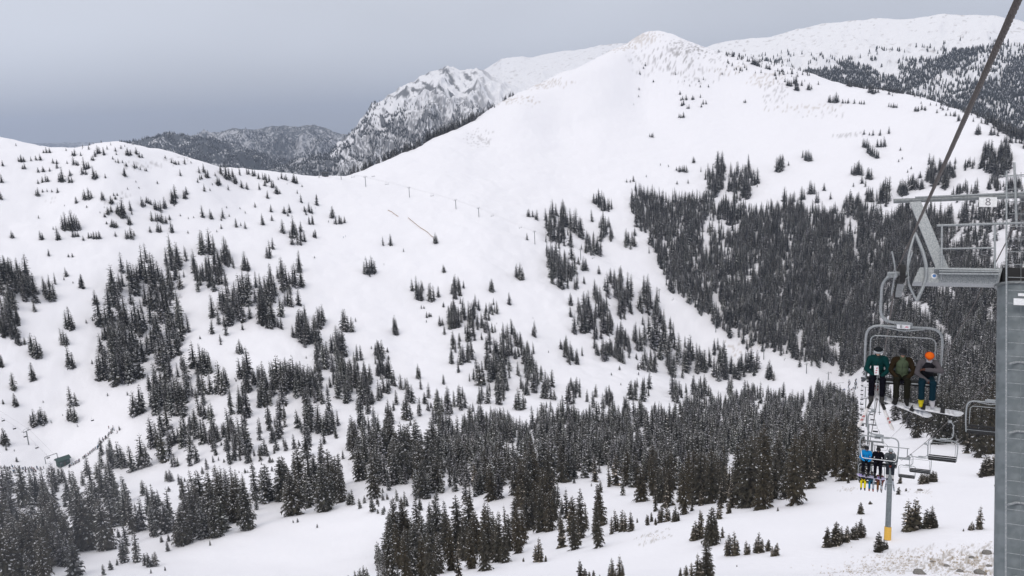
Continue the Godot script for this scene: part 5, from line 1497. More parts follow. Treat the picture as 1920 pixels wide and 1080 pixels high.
func station(called: String, label: String, at: Vector3, turn: float, c: Color, k: float, wheel := true) -> void:
	var t := thing(called, label, "building", at - Vector3(0, 0.3, 0), turn)
	var m := mat(c, 0.7)
	part("wall", boxm(Vector3(0, 1.5, 0) * k, Vector3(5, 3, 3.6) * k), grained(c * 0.9, c * 1.1, 0.03, 0.3, 0.8), t)
	var s := st0(false)
	var q := [Vector3(-3, 3.0, 2.3), Vector3(3, 3.0, 2.3), Vector3(3, 4.2, 0), Vector3(-3, 4.2, 0), Vector3(-3, 3.0, -2.3), Vector3(3, 3.0, -2.3)]
	for i in 6: q[i] *= k
	quad(s, q[0], q[1], q[2], q[3])
	quad(s, q[3], q[2], q[5], q[4])
	tri(s, q[0], q[3], q[4])
	tri(s, q[1], q[5], q[2])
	quad(s, q[0], q[4], q[5], q[1])
	part("roof", done(s), m, t)
	for x in [-1.5, 1.5]: part("window", boxm(Vector3(x, 1.8, 1.81) * k, Vector3(1.1, 0.9, 0.06) * k), mat(lin(0.10, 0.12, 0.14), 0.15), t)
	part("door", boxm(Vector3(0, 1.0, 1.81) * k, Vector3(0.9, 2.0, 0.05) * k), mat(lin(0.05, 0.05, 0.05), 0.5), t)
	if not wheel: return
	part("bullwheel", tubem([Vector3(4.6, 3.6, 0) * k, Vector3(4.6, 3.75, 0) * k], 2.0 * k, -1.0, 20), steel, t)
	part("wheel_arm", boxm(Vector3(3.6, 3.45, 0) * k, Vector3(3.4, 0.2, 0.4) * k), steel, t)

# ------------------------------------------------------------------ people
# a figure is a set of tapered bones [from, to, radius, radius, colour number], joined smoothly and meshed as surface nets
func field_mesh(s: SurfaceTool, bones: Array, cell: float, colours: Array, blend := 0.035) -> void:
	var lo := Vector3.ONE * 1e9
	var hi := -lo
	for b in bones:
		var r: float = maxf(b[2], b[3]) + cell * 2.5
		lo = lo.min(b[0] - Vector3.ONE * r).min(b[1] - Vector3.ONE * r)
		hi = hi.max(b[0] + Vector3.ONE * r).max(b[1] + Vector3.ONE * r)
	var nx := int((hi.x - lo.x) / cell) + 2
	var ny := int((hi.y - lo.y) / cell) + 2
	var nz := int((hi.z - lo.z) / cell) + 2
	var f := PackedFloat32Array()
	f.resize(nx * ny * nz)
	f.fill(1.0)
	var own := PackedFloat32Array()
	own.resize(f.size())
	own.fill(1.0)
	var who := PackedByteArray()
	who.resize(f.size())
	for b in bones:
		var a: Vector3 = b[0]
		var ab: Vector3 = b[1] - a
		var ra: float = b[2]
		var rb: float = b[3]
		var l2: float = maxf(ab.length_squared(), 1e-9)
		var m: float = maxf(ra, rb) + cell * 2.0 + blend
		var p0: Vector3 = (a.min(b[1]) - Vector3.ONE * m - lo) / cell
		var p1: Vector3 = (a.max(b[1]) + Vector3.ONE * m - lo) / cell
		for z in range(maxi(0, int(p0.z)), mini(nz, int(p1.z) + 1)):
			for y in range(maxi(0, int(p0.y)), mini(ny, int(p1.y) + 1)):
				var row := (z * ny + y) * nx
				for x in range(maxi(0, int(p0.x)), mini(nx, int(p1.x) + 1)):
					var q := lo + Vector3(x, y, z) * cell - a
					var t: float = clampf(q.dot(ab) / l2, 0.0, 1.0)
					var d: float = (q - ab * t).length() - lerpf(ra, rb, t)
					var i := row + x
					if d < own[i]:
						own[i] = d
						who[i] = b[4]
					var h: float = maxf(blend - absf(d - f[i]), 0.0) / blend
					f[i] = minf(d, f[i]) - h * h * blend * 0.25
	var at := {}
	var pos := PackedVector3Array()
	var col := PackedColorArray()
	var sx := 1
	var sy := nx
	var sz := nx * ny
	var offs := [0, sx, sy, sx + sy, sz, sx + sz, sy + sz, sx + sy + sz]
	var edges := [[0, 1], [2, 3], [4, 5], [6, 7], [0, 2], [1, 3], [4, 6], [5, 7], [0, 4], [1, 5], [2, 6], [3, 7]]
	for z in nz - 1:
		for y in ny - 1:
			for x in nx - 1:
				var i := (z * ny + y) * nx + x
				var f0 := f[i] < 0.0
				if (f[i + 1] < 0.0) == f0 and (f[i + sy] < 0.0) == f0 and (f[i + sz] < 0.0) == f0 and (f[i + sx + sy] < 0.0) == f0 and (f[i + sx + sz] < 0.0) == f0 and (f[i + sy + sz] < 0.0) == f0 and (f[i + sx + sy + sz] < 0.0) == f0: continue
				var sum := Vector3.ZERO
				var n := 0
				for e in edges:
					var fa := f[i + offs[e[0]]]
					var fb := f[i + offs[e[1]]]
					if (fa < 0.0) != (fb < 0.0):
						var t := fa / (fa - fb)
						var c0 := Vector3(e[0] & 1, (e[0] >> 1) & 1, e[0] >> 2)
						var c1 := Vector3(e[1] & 1, (e[1] >> 1) & 1, e[1] >> 2)
						sum += c0.lerp(c1, t)
						n += 1
				at[i] = pos.size()
				pos.append(lo + (Vector3(x, y, z) + sum / n) * cell)
				col.append(colours[who[i]])
	s.set_smooth_group(0)
	for z in range(1, nz - 1):
		for y in range(1, ny - 1):
			for x in range(1, nx - 1):
				var i := (z * ny + y) * nx + x
				var inside := f[i] < 0.0
				for k in 3:
					var st: int = [sx, sy, sz][k]
					if (f[i + st] < 0.0) == inside: continue
					var u: int = [sy, sz, sx][k]
					var v: int = [sz, sx, sy][k]
					var q := [i - u - v, i - v, i, i - u]
					if not (at.has(q[0]) and at.has(q[1]) and at.has(q[2]) and at.has(q[3])): continue
					if not inside: q.reverse()
					for w in [0, 2, 1, 0, 3, 2]:
						var vi: int = at[q[w]]
						s.set_color(col[vi])
						s.add_vertex(pos[vi])

# colours of a rider: 0 jacket, 1 sleeves and shoulders, 2 trousers, 3 boots, 4 gloves, 5 skin, 6 collar or mask
func hand_bones(w: Vector3, to: Vector3, palm: Vector3, thumb: Vector3, g := 4) -> Array:
	# wrist, direction of the fingers, side the palm faces, side of the thumb
	var o := []
	var k := w + to * 0.085
	o.append([w, w + to * 0.05, 0.034, 0.036, g])
	var across := to.cross(palm).normalized()
	for i in 4:
		var x := (i - 1.5) * 0.024
		o.append([w + to * 0.03 + across * x * 0.6, k + across * x, 0.018, 0.016, g])
		var l: float = [0.034, 0.042, 0.040, 0.030][i]
		var j1 := k + across * x + (to + palm * 0.35).normalized() * l
		var j2 := j1 + (to * 0.5 + palm).normalized() * l * 0.8
		o.append([k + across * x, j1, 0.0125, 0.0115, g])
		o.append([j1, j2, 0.0115, 0.010, g])
	var tb := w + to * 0.03 + thumb * 0.03
	o.append([w + to * 0.015, tb, 0.017, 0.015, g])
	o.append([tb, tb + (thumb * 0.5 + to + palm * 0.3).normalized() * 0.045, 0.014, 0.011, g])
	return o

func head_bones(c: Vector3, down: float) -> Array:
	# skull, jaw, nose, brow, ears; the face looks along +z, tipped down
	var b := Basis(Vector3.RIGHT, down)
	var q := func(x: float, y: float, z: float) -> Vector3: return c + b * Vector3(x, y, z)
	return [[q.call(0, 0.035, -0.015), q.call(0, 0.02, 0.01), 0.092, 0.090, 5], [q.call(0, -0.02, 0.03), q.call(0, -0.075, 0.045), 0.070, 0.045, 5], [q.call(0, 0.0, 0.095), q.call(0, -0.022, 0.112), 0.012, 0.016, 5], [q.call(-0.035, 0.03, 0.078), q.call(0.035, 0.03, 0.078), 0.018, 0.018, 5], [q.call(-0.02, -0.055, 0.085), q.call(0.02, -0.055, 0.085), 0.010, 0.010, 5], [q.call(-0.092, 0.0, 0.0), q.call(-0.094, -0.03, 0.0), 0.018, 0.014, 5], [q.call(0.092, 0.0, 0.0), q.call(0.094, -0.03, 0.0), 0.018, 0.014, 5], [q.call(0, -0.03, -0.04), q.call(0, -0.14, -0.05), 0.065, 0.065, 6], [q.call(0, -0.10, 0.02), q.call(0, -0.15, -0.02), 0.062, 0.07, 6]]

func rider(label: String, pose: int, colours: Array, at: Vector3, turn: float, hat: int, hat_c: Color) -> Node3D:
	# sitting on a chair, knees forward, feet hanging; origin at the hips
	var t := thing("person", label, "person", at, turn)
	var hc := Vector3(0, 0.74, 0.09)
	var down := 0.30
	var lean := Vector3(0, 0, 0.0)
	var wl := Vector3(-0.10, 0.09, 0.36)
	var wr := Vector3(0.11, 0.08, 0.36)
	var el := Vector3(-0.29, 0.20, 0.10)
	var er := Vector3(0.29, 0.20, 0.10)
	var fl := Vector3(0.6, -0.25, 0.75)
	var fr := Vector3(-0.6, -0.25, 0.75)
	if pose == 1:      # hands between the knees
		wl = Vector3(-0.09, 0.02, 0.36)
		wr = Vector3(0.09, 0.02, 0.36)
		el = Vector3(-0.31, 0.22, 0.12)
		er = Vector3(0.31, 0.22, 0.12)
	elif pose == 2:    # one arm across the chest, looking down at it
		hc = Vector3(0.03, 0.70, 0.19)
		down = 0.75
		lean = Vector3(0.02, -0.01, 0.09)
		wl = Vector3(0.02, 0.02, 0.34)
		el = Vector3(-0.27, 0.20, 0.16)
		wr = Vector3(-0.05, 0.36, 0.32)
		er = Vector3(0.33, 0.34, 0.28)
		fr = Vector3(-0.95, 0.1, 0.25)
	var b := []
	b.append([Vector3(0, 0.06, -0.01), Vector3(0, 0.22, 0.0), 0.165, 0.165, 0])
	b.append([Vector3(0, 0.22, 0.0), Vector3(0, 0.42, 0.02) + lean, 0.165, 0.155, 0])
	b.append([Vector3(-0.15, 0.50, 0.0) + lean, Vector3(0.15, 0.50, 0.0) + lean, 0.10, 0.10, 1])
	b.append([Vector3(0, 0.50, 0.02) + lean, hc + Vector3(0, -0.12, -0.04), 0.085, 0.072, 6])
	for q in [[-1.0, el, wl], [1.0, er, wr]]:
		var sh: Vector3 = Vector3(0.20 * q[0], 0.49, 0.0) + lean
		b.append([sh, q[1], 0.082, 0.066, 1])
		b.append([q[1], q[2], 0.066, 0.050, 1])
		b.append([Vector3(0.09 * q[0], 0.02, 0.0), Vector3(0.14 * q[0], 0.0, 0.44), 0.105, 0.088, 2])
		b.append([Vector3(0.14 * q[0], 0.0, 0.44), Vector3(0.135 * q[0], -0.42, 0.50), 0.085, 0.082, 2])
		var bc := 6 if (pose == 2 and q[0] > 0.0) else 3
		b.append([Vector3(0.135 * q[0], -0.44, 0.50), Vector3(0.14 * q[0], -0.54, 0.50), 0.070, 0.066, bc])
		b.append([Vector3(0.14 * q[0], -0.56, 0.48), Vector3(0.15 * q[0], -0.60, 0.65), 0.060, 0.048, bc])
	var s := st0()
	field_mesh(s, b, 0.021, colours)
	field_mesh(s, head_bones(hc, down), 0.009, colours, 0.02)
	field_mesh(s, hand_bones(wl, fl.normalized(), Vector3(0, -1, 0.2).normalized(), Vector3(0.1, 0.6, 0.4).normalized()), 0.0075, colours, 0.008)
	field_mesh(s, hand_bones(wr, fr.normalized(), Vector3(0, -1, 0.2).normalized(), Vector3(-0.1, 0.6, 0.4).normalized()), 0.0075, colours, 0.008)
	var cloth := painted_mat(0.9)
	cloth.metallic_specular = 0.2
	part("body", done(s), cloth, t)
	# zip and chest pocket seams of the jacket
	var seam := mat(Color(0.02, 0.02, 0.02), 0.6)
	if pose != 2:
		part("zip", tubem([Vector3(0, 0.10, 0.160), Vector3(0, 0.25, 0.170), Vector3(0, 0.40, 0.178), Vector3(0, 0.53, 0.125)], 0.006, -1.0, 5), seam, t)
		for sd in [-1.0, 1.0]: part("pocket_seam", tubem([Vector3(0.055 * sd, 0.33, 0.172), Vector3(0.125 * sd, 0.345, 0.135)], 0.005, -1.0, 5), seam, t)
		part("hem", tubem([Vector3(-0.17, 0.05, 0.05), Vector3(-0.09, 0.045, 0.145), Vector3(0.09, 0.045, 0.145), Vector3(0.17, 0.05, 0.05)], 0.012, -1.0, 5), seam, t)
	var hb := Basis(Vector3.RIGHT, down)
	# hat or helmet over the crown of the head
	s = st0()
	var k0 := 0.118 if hat == 1 else 0.110
	var rings := []
	for i in 8:
		var a := i / 7.0 * 1.75
		var ring := []
		for j in 16:
			var p := TAU * j / 16.0
			var low := 0.0 if cos(p + PI * 0.5) > -0.2 else 0.02
			ring.append(hc + hb * (Vector3(cos(p) * sin(a) * k0, cos(a) * k0 * 1.12 + 0.03 - low * sin(a) * -1.0, sin(p) * sin(a) * k0 * 1.08 - 0.004)))
		rings.append(ring)
	for i in 7:
		for j in 16: quad(s, rings[i][j], rings[i][(j + 1) % 16], rings[i + 1][(j + 1) % 16], rings[i + 1][j])
	if hat == 2:
		# folded cuff of a knitted hat
		for j in 16:
			var a0: Vector3 = rings[7][j]
			var a1: Vector3 = rings[7][(j + 1) % 16]
			var up1 := hb * Vector3(0, 0.055, 0)
			var o0 := (a0 - hc).normalized() * 0.014
			var o1 := (a1 - hc).normalized() * 0.014
			quad(s, a0, a1, a1 + o1 + up1, a0 + o0 + up1)
	var hm := grained(hat_c * 0.9, hat_c, 0.06, 8.0, 0.5 if hat == 1 else 0.95)
	hm.metallic_specular = 0.25
	part("helmet" if hat == 1 else "knit_hat", done(s), hm, t)
	if hat == 1 or pose == 0:
		s = st0()
		var pts := []
		for j in 9:
			var a := lerpf(-1.15, 1.15, j / 8.0)
			pts.append(hc + hb * Vector3(sin(a) * 0.108, 0.025, cos(a) * 0.112 + 0.004))
		tube(s, pts, 0.034, 0.034, 8)
		part("goggles", done(s), mat(lin(0.02, 0.02, 0.025) if hat == 1 else lin(0.30, 0.32, 0.34), 0.12), t)
	return t

func plank(called: String, label: String, category: String, length: float, width: float, top: Material, at: Vector3, along: Vector3, up: Vector3, mark: Material) -> Node3D:
	# a ski or a snowboard: rounded ends that bend up, a waist, a printed band
	var t := thing(called, label, category)
	var x := along.normalized()
	var y := (up - x * up.dot(x)).normalized()
	t.transform = Transform3D(Basis(x.cross(y) * -1.0, y, -x), at)
	var s := st0()
	var n := 26
	var l := []
	for i in n + 1:
		var k := float(i) / n
		var z := (k - 0.5) * length
		var e: float = minf(k, 1.0 - k) * length
		var w := width * 0.5 * (1.0 - 0.14 * sin(PI * k)) * sqrt(clampf(1.0 - pow(1.0 - clampf(e / (width * 0.7), 0.0, 1.0), 2.0), 0.02, 1.0))
		var h: float = 0.5 * pow(clampf(1.0 - e / (length * 0.12), 0.0, 1.0), 2.0) * length * 0.06
		l.append([Vector3(-w, h, z), Vector3(w, h, z)])
	for i in n:
		var a: Array = l[i]
		var b: Array = l[i + 1]
		var dn := Vector3(0, -0.014, 0)
		quad(s, a[0], a[1], b[1], b[0])
		quad(s, b[0] + dn, b[1] + dn, a[1] + dn, a[0] + dn)
		quad(s, a[0] + dn, a[0], b[0], b[0] + dn)
		quad(s, a[1], a[1] + dn, b[1] + dn, b[1])
	part("deck", done(s), top, t)
	s = st0(false)
	for k in [-0.36, -0.29, 0.29, 0.36]:
		var hz := 0.004
		quad(s, Vector3(-width * 0.36, hz, k * length), Vector3(width * 0.30, hz, (k + 0.02) * length), Vector3(width * 0.36, hz, (k + 0.06) * length), Vector3(-width * 0.2, hz, (k + 0.05) * length))
		part("print_mark", done(s), mark, t)
		s = st0(false)
	for k in [-0.16, 0.16]:
		if width > 0.2: part("binding", boxm(Vector3(0, 0.035, k * length), Vector3(width * 0.8, 0.05, 0.11)), rubber, t)
	if width < 0.2: part("binding", boxm(Vector3(0, 0.03, 0), Vector3(width * 0.7, 0.05, 0.30)), rubber, t)
	return t

func build_riders() -> void:
	var skin := Color(0.42, 0.26, 0.19)
	var black := Color(0.007, 0.007, 0.009)
	# x, y, z of a seat place in the chair's own axes -> world
	var seat := func(al: float, x: float) -> Vector3: return lp(LEFT, rope_y(left_line, al), al) + Basis(Vector3.UP, TURN) * Vector3(0.26 + x, -3.0, 0.0)
	var ax := Basis(Vector3.UP, TURN)
	var a := 24.5
	var p: Vector3 = seat.call(a, -0.64)
	rider("skier in dark teal jacket, black trousers and black knit hat on chair eight", 0, [Color(0.007, 0.036, 0.037), Color(0.007, 0.036, 0.037), black, Color(0.05, 0.05, 0.05), black, skin, Color(0.02, 0.05, 0.05)], p, TURN, 2, lin(0.014, 0.017, 0.02))
	var red := mat(lin(0.36, 0.13, 0.13), 0.5)
	var ski := grained(lin(0.60, 0.58, 0.58), lin(0.72, 0.70, 0.70), 0.03, 4.0, 0.35)
	for sd in [-1.0, 1.0]:
		var dv: Vector3 = ax * Vector3(sd * 0.34, -0.62, 0.70)
		plank("ski", "white and red ski on the foot of the teal jacket skier", "ski", 1.68, 0.105, ski, p + ax * Vector3(sd * 0.14, -0.66, 0.54) + dv.normalized() * 0.08, dv, Vector3(0, 0.7, 0.6), red).set_meta("group", "skis of the teal jacket skier")
		var pole := thing("ski_pole", "thin pale ski pole between the knees of the teal jacket skier", "pole", p, TURN, "poles of the teal jacket skier")
		part("shaft", tubem([Vector3(0.02 * sd + 0.02, 0.16, 0.42), Vector3(0.07 * sd + 0.03, -0.98, 0.66)], 0.011), galv, pole)
		part("grip", tubem([Vector3(0.018 * sd + 0.02, 0.30, 0.39), Vector3(0.02 * sd + 0.02, 0.15, 0.423)], 0.019), rubber, pole)
		part("basket", tubem([Vector3(0.066 * sd + 0.03, -0.90, 0.643), Vector3(0.067 * sd + 0.03, -0.91, 0.646)], 0.045, -1.0, 12), rubber, pole)
	var sh := thing("paper_sheet", "small white printed sheet held upright by the teal jacket skier", "paper", p, TURN)
	part("sheet", boxm(Vector3(-0.03, 0.27, 0.44), Vector3(0.12, 0.27, 0.006), Basis(Vector3.BACK, 0.08)), white_m, sh)
	for k in 3: part("print_mark", boxm(Vector3(-0.04 + 0.012 * k, 0.20 + k * 0.07, 0.4455), Vector3(0.05, 0.03, 0.004), Basis(Vector3.BACK, 0.5)), mat(lin(0.5, 0.16, 0.20), 0.6), sh)
	p = seat.call(a, 0.0)
	rider("rider in green and brown jacket with dark helmet on chair eight", 1, [Color(0.075, 0.100, 0.062), Color(0.026, 0.016, 0.010), Color(0.014, 0.014, 0.008), Color(0.02, 0.02, 0.02), black, skin, Color(0.105, 0.135, 0.085)], p, TURN, 1, lin(0.016, 0.017, 0.02))
	var deck := grained(lin(0.52, 0.53, 0.56), lin(0.70, 0.71, 0.74), 0.02, 2.0, 0.35)
	plank("snowboard", "pale snowboard tilted under the green jacket rider", "snowboard", 1.52, 0.28, deck, p + ax * Vector3(0.06, -0.68, 0.56), ax * Vector3(1.0, -0.26, 0.25), Vector3(0, 1, 0.35), mat(lin(0.35, 0.37, 0.42), 0.5))
	p = seat.call(a, 0.64)
	rider("rider in grey sleeved black jacket with bright orange hat on chair eight", 2, [Color(0.014, 0.014, 0.016), Color(0.095, 0.088, 0.096), Color(0.006, 0.022, 0.034), Color(0.50, 0.42, 0.02), Color(0.10, 0.045, 0.035), skin, Color(0.45, 0.44, 0.47)], p, TURN, 2, lin(0.85, 0.15, 0.012))
	plank("snowboard", "white snowboard level under the orange hat rider", "snowboard", 1.50, 0.28, deck, p + ax * Vector3(0.16, -0.69, 0.60), ax * Vector3(1.0, -0.06, 0.10), Vector3(0, 1, 0.35), mat(lin(0.45, 0.45, 0.48), 0.5))
	# the chair with the lowered lap bar
	a = 46.2
	p = seat.call(a, -0.62)
	rider("snowboarder in bright blue jacket and black helmet behind the lap bar", 0, [Color(0.010, 0.22, 0.52), Color(0.010, 0.22, 0.52), black, Color(0.03, 0.03, 0.03), black, skin, Color(0.01, 0.15, 0.4)], p, TURN, 1, lin(0.014, 0.015, 0.018))
	plank("snowboard", "purple edged snowboard under the bright blue jacket", "snowboard", 1.5, 0.28, mat(lin(0.42, 0.40, 0.55), 0.4), p + ax * Vector3(0.28, -0.71, 0.55), ax * Vector3(1.0, 0.0, 0.1), Vector3(0, 1, 0.2), mat(lin(0.20, 0.12, 0.45), 0.5))
	p = seat.call(a, -0.02)
	rider("skier all in black behind the lap bar", 1, [black, black, black, Color(0.02, 0.02, 0.02), black, skin, black], p, TURN, 1, lin(0.012, 0.012, 0.014))
	p = seat.call(a, 0.60)
	rider("skier in grey jacket with pale helmet behind the lap bar", 1, [Color(0.06, 0.07, 0.075), Color(0.10, 0.11, 0.12), Color(0.02, 0.024, 0.032), Color(0.45, 0.45, 0.45), Color(0.18, 0.05, 0.04), skin, Color(0.05, 0.06, 0.07)], p, TURN, 1, lin(0.34, 0.37, 0.39))
	for q in [[-0.02, "black clad skier"], [0.60, "grey jacket skier"]]:
		for sd in [-1.0, 1.0]:
			var pk: Vector3 = seat.call(a, q[0])
			var dv2: Vector3 = ax * Vector3(sd * 0.10, -0.55, 0.75)
			plank("ski", "ski on the foot of the %s behind the lap bar" % q[1], "ski", 1.65, 0.10, mat(lin(0.30, 0.33, 0.38), 0.4), pk + ax * Vector3(sd * 0.14, -0.66, 0.54), dv2, Vector3(0, 0.7, 0.6), mat(lin(0.1, 0.1, 0.12), 0.5)).set_meta("group", "skis of the %s" % q[1])
	# half hidden chair: only bright trousers show
	a = 67.5
	rider("rider in bright yellow trousers on the half hidden chair", 1, [Color(0.02, 0.02, 0.025), Color(0.02, 0.02, 0.025), Color(0.62, 0.52, 0.01), Color(0.03, 0.03, 0.03), black, skin, black], seat.call(a, -0.58), TURN, 1, lin(0.02, 0.02, 0.02))
	rider("rider in blue trousers on the half hidden chair", 0, [Color(0.03, 0.05, 0.06), Color(0.03, 0.05, 0.06), Color(0.012, 0.12, 0.22), Color(0.25, 0.06, 0.04), black, skin, black], seat.call(a, 0.04), TURN, 1, lin(0.02, 0.02, 0.02))
	rider("rider in brown trousers on the half hidden chair", 1, [Color(0.10, 0.03, 0.03), Color(0.10, 0.03, 0.03), Color(0.14, 0.065, 0.025), Color(0.2, 0.2, 0.22), black, skin, black], seat.call(a, 0.66), TURN, 1, lin(0.02, 0.02, 0.02))

# ------------------------------------------------------------------ the queue and the valley station
func skier_mesh(c: Color, legs: Color) -> ArrayMesh:
	var s := st0()
	var b := [[Vector3(0, 0.95, 0), Vector3(0, 1.30, 0.02), 0.17, 0.18, 0], [Vector3(-0.14, 1.40, 0), Vector3(0.14, 1.40, 0), 0.10, 0.10, 0], [Vector3(0, 1.45, 0.02), Vector3(0, 1.55, 0.02), 0.07, 0.07, 0], [Vector3(0, 1.66, 0.03), Vector3(0, 1.70, 0.02), 0.115, 0.12, 3]]
	for sd in [-1.0, 1.0]:
		b.append([Vector3(0.18 * sd, 1.38, 0), Vector3(0.27 * sd, 1.12, 0.08), 0.08, 0.07, 0])
		b.append([Vector3(0.27 * sd, 1.12, 0.08), Vector3(0.22 * sd, 0.98, 0.28), 0.065, 0.055, 0])
		b.append([Vector3(0.10 * sd, 0.92, 0), Vector3(0.12 * sd, 0.48, 0.06), 0.11, 0.09, 1])
		b.append([Vector3(0.12 * sd, 0.48, 0.06), Vector3(0.12 * sd, 0.10, 0.0), 0.09, 0.08, 2])
		b.append([Vector3(0.12 * sd, 0.07, 0.0), Vector3(0.12 * sd, 0.06, 0.18), 0.06, 0.05, 2])
	field_mesh(s, b, 0.05, [c, legs, Color(0.03, 0.03, 0.03), Color(0.02, 0.02, 0.02)], 0.05)
	return done(s)

func build_crowd() -> void:
	var r := RandomNumberGenerator.new()
	r.seed = 41
	var kinds := []
	for q in [[Color(0.02, 0.02, 0.03), Color(0.02, 0.02, 0.02)], [Color(0.03, 0.05, 0.10), Color(0.02, 0.02, 0.03)], [Color(0.16, 0.02, 0.025), Color(0.02, 0.02, 0.02)], [Color(0.02, 0.07, 0.06), Color(0.04, 0.035, 0.03)], [Color(0.06, 0.055, 0.06), Color(0.02, 0.025, 0.05)], [Color(0.015, 0.13, 0.28), Color(0.02, 0.02, 0.02)]]:
		kinds.append(skier_mesh(q[0], q[1]))
	var m := painted_mat(0.85)
	var skis := boxm(Vector3(0, 0.02, 0.05), Vector3(0.34, 0.03, 1.7))
	var spots := []
	var line := func(a: Vector2, b: Vector2, n: int, jit: float, lab: String, grp: String) -> void:
		for i in n:
			var q := a.lerp(b, (i + r.randf()) / n) + Vector2(r.randf_range(-jit, jit), r.randf_range(-jit, jit))
			spots.append([q, lab, grp])
	var qa := "tiny skier standing in the long queue at the green lift hut"
	var ga := "skiers queueing at the green hut"
	line.call(Vector2(213, 806), Vector2(180, 842), 26, 2.0, qa, ga)
	line.call(Vector2(180, 842), Vector2(155, 861), 14, 1.0, qa, ga)
	line.call(Vector2(150, 864), Vector2(128, 877), 16, 1.0, qa, ga)
	line.call(Vector2(81, 880), Vector2(0, 879), 34, 2.2, qa, ga)
	line.call(Vector2(70, 884), Vector2(10, 889), 26, 2.4, qa, ga)
	line.call(Vector2(112, 884), Vector2(88, 880), 8, 1.5, qa, ga)
	var qb := "tiny skier in the crowd by the valley lift station"
	var gb := "skiers crowded at the valley station"
	line.call(Vector2(1592, 714), Vector2(1592, 730), 18, 2.2, qb, gb)
	line.call(Vector2(1605, 712), Vector2(1604, 728), 22, 2.2, qb, gb)
	line.call(Vector2(1596, 733), Vector2(1607, 726), 12, 2.0, qb, gb)
	var qc := "tiny lone skier on the open piste"
	for q in [[204, 803], [212, 802], [214, 807], [220, 812], [1608, 797], [1612, 838], [1613, 758], [1558, 700], [145, 800], [96, 793], [648, 444], [644, 446], [720, 497], [562, 520]]:
		spots.append([Vector2(q[0], q[1]), qc, "lone skiers"])
	for q in spots:
		var p := at_px(q[0].x, q[0].y)
		var ki := r.randi() % kinds.size()
		var t := thing("person", q[1].replace("skier", "%s skier" % ["black clad", "navy clad", "red jacketed", "dark green clad", "grey clad", "blue jacketed"][ki]), "person", p, r.randf() * TAU, q[2])
		part("body", kinds[ki], m, t)
		part("skis", skis, rubber, t)
	# the green hut and the loading gantry
	var pa := at_px(86, 870)
	var pb := at_px(108.5, 862)
	var along := pb - pa
	var turn := atan2(-along.z, along.x)
	var g := thing("lift_gantry", "dark steel loading gantry beside the green hut", "gantry", pa.lerp(pb, 0.5), turn)
	var w := Vector2(along.x, along.z).length() * 0.5
	var dy := along.y * 0.5
	for sd in [-1.0, 1.0]: part("post", tubem([Vector3(w * sd, dy * sd - 0.4, 0), Vector3(w * sd, dy * sd + 4.4, 0)], 0.22), steel, g)
	part("beam", tubem([Vector3(-w, -dy + 4.4, 0), Vector3(w, dy + 4.4, 0)], 0.22), steel, g)
	part("lower_beam", tubem([Vector3(w * 0.3, dy * 0.3 + 0.6, 2.2), Vector3(w * 1.05, dy + 2.2, 1.4)], 0.16), steel, g)
	station("lift_hut", "dark green lift hut behind the loading gantry", at_px(119, 871), turn, lin(0.022, 0.055, 0.05), 1.35, false)
	var tw := at_px(54, 834)
	plain_tower("lift_tower", "thin lift tower above the green hut", tw, turn + 0.5, 9.5, 4.6, 0.35, false)
	# chairs of that lift climbing away
	var tiny := make_small_chair()
	var first := true
	for q in [[8, 793], [29, 808], [71, 844], [92, 863], [175, 792], [49, 823]]:
		var p := at_px(q[0], q[1] + 9)
		var c: Node3D = tiny if first else tiny.duplicate()
		first = false
		c.name = numbered("lift_chair")
		add_child(c)
		c.position = p + Vector3(0, 7.5, 0)
		c.rotation.y = turn
		meta(c, "tiny chair on the lift above the green hut", "chair", "chairs of the green hut lift")
	# ropes of the green hut lift, from the gantry up past its tower
	var rp := thing("haul_rope", "thin rope of the lift rising from the green hut", "rope")
	var up0 := pa.lerp(pb, 0.5) + Vector3(0, 4.6, 0)
	var up2 := tw + Vector3(0, 9.6, 0)
	var up3 := at_px(-60, 760) + Vector3(0, 9, 0)
	for sd in [-1.8, 1.8]: part("span", tubem([up0 + along.normalized() * sd, up2 + along.normalized() * sd, up3 + along.normalized() * sd], 0.03, -1.0, 4), cable_m, rp)
	# valley station of the near lift, banner fence and a rack
	var st := at_px(1620, 714)
	station("lift_station", "dark small valley station at the foot of the near lift", st, TURN, lin(0.04, 0.045, 0.05), 0.9)
	var fp := at_px(1576, 733)
	var bf := thing("banner_fence", "white and blue banner fence by the valley station crowd", "fence", fp, 0.35)
	for k in 4:
		part("banner", boxm(Vector3((k - 1.5) * 2.6, 0.8, 0), Vector3(2.4, 1.0, 0.05)), white_m if k % 2 == 0 else mat(lin(0.10, 0.14, 0.38), 0.6), bf)
		part("post", tubem([Vector3((k - 1.5) * 2.6 - 1.25, -0.2, 0), Vector3((k - 1.5) * 2.6 - 1.25, 1.5, 0)], 0.05), steel, bf)
	var rk := thing("ski_rack", "long low ski rack above the banner fence", "rack", at_px(1572, 720), 0.1)
	part("rail", boxm(Vector3(0, 1.1, 0), Vector3(11, 0.16, 0.3)), steel, rk)
	for x in [-4.5, 0.0, 4.5]: part("post", tubem([Vector3(x, -0.2, 0), Vector3(x, 1.1, 0)], 0.08), steel, rk)
	# slatted snow fences on the piste under the saddle
	var wood_m := grained(lin(0.30, 0.20, 0.12), lin(0.42, 0.30, 0.19), 0.05, 1.0, 0.9)
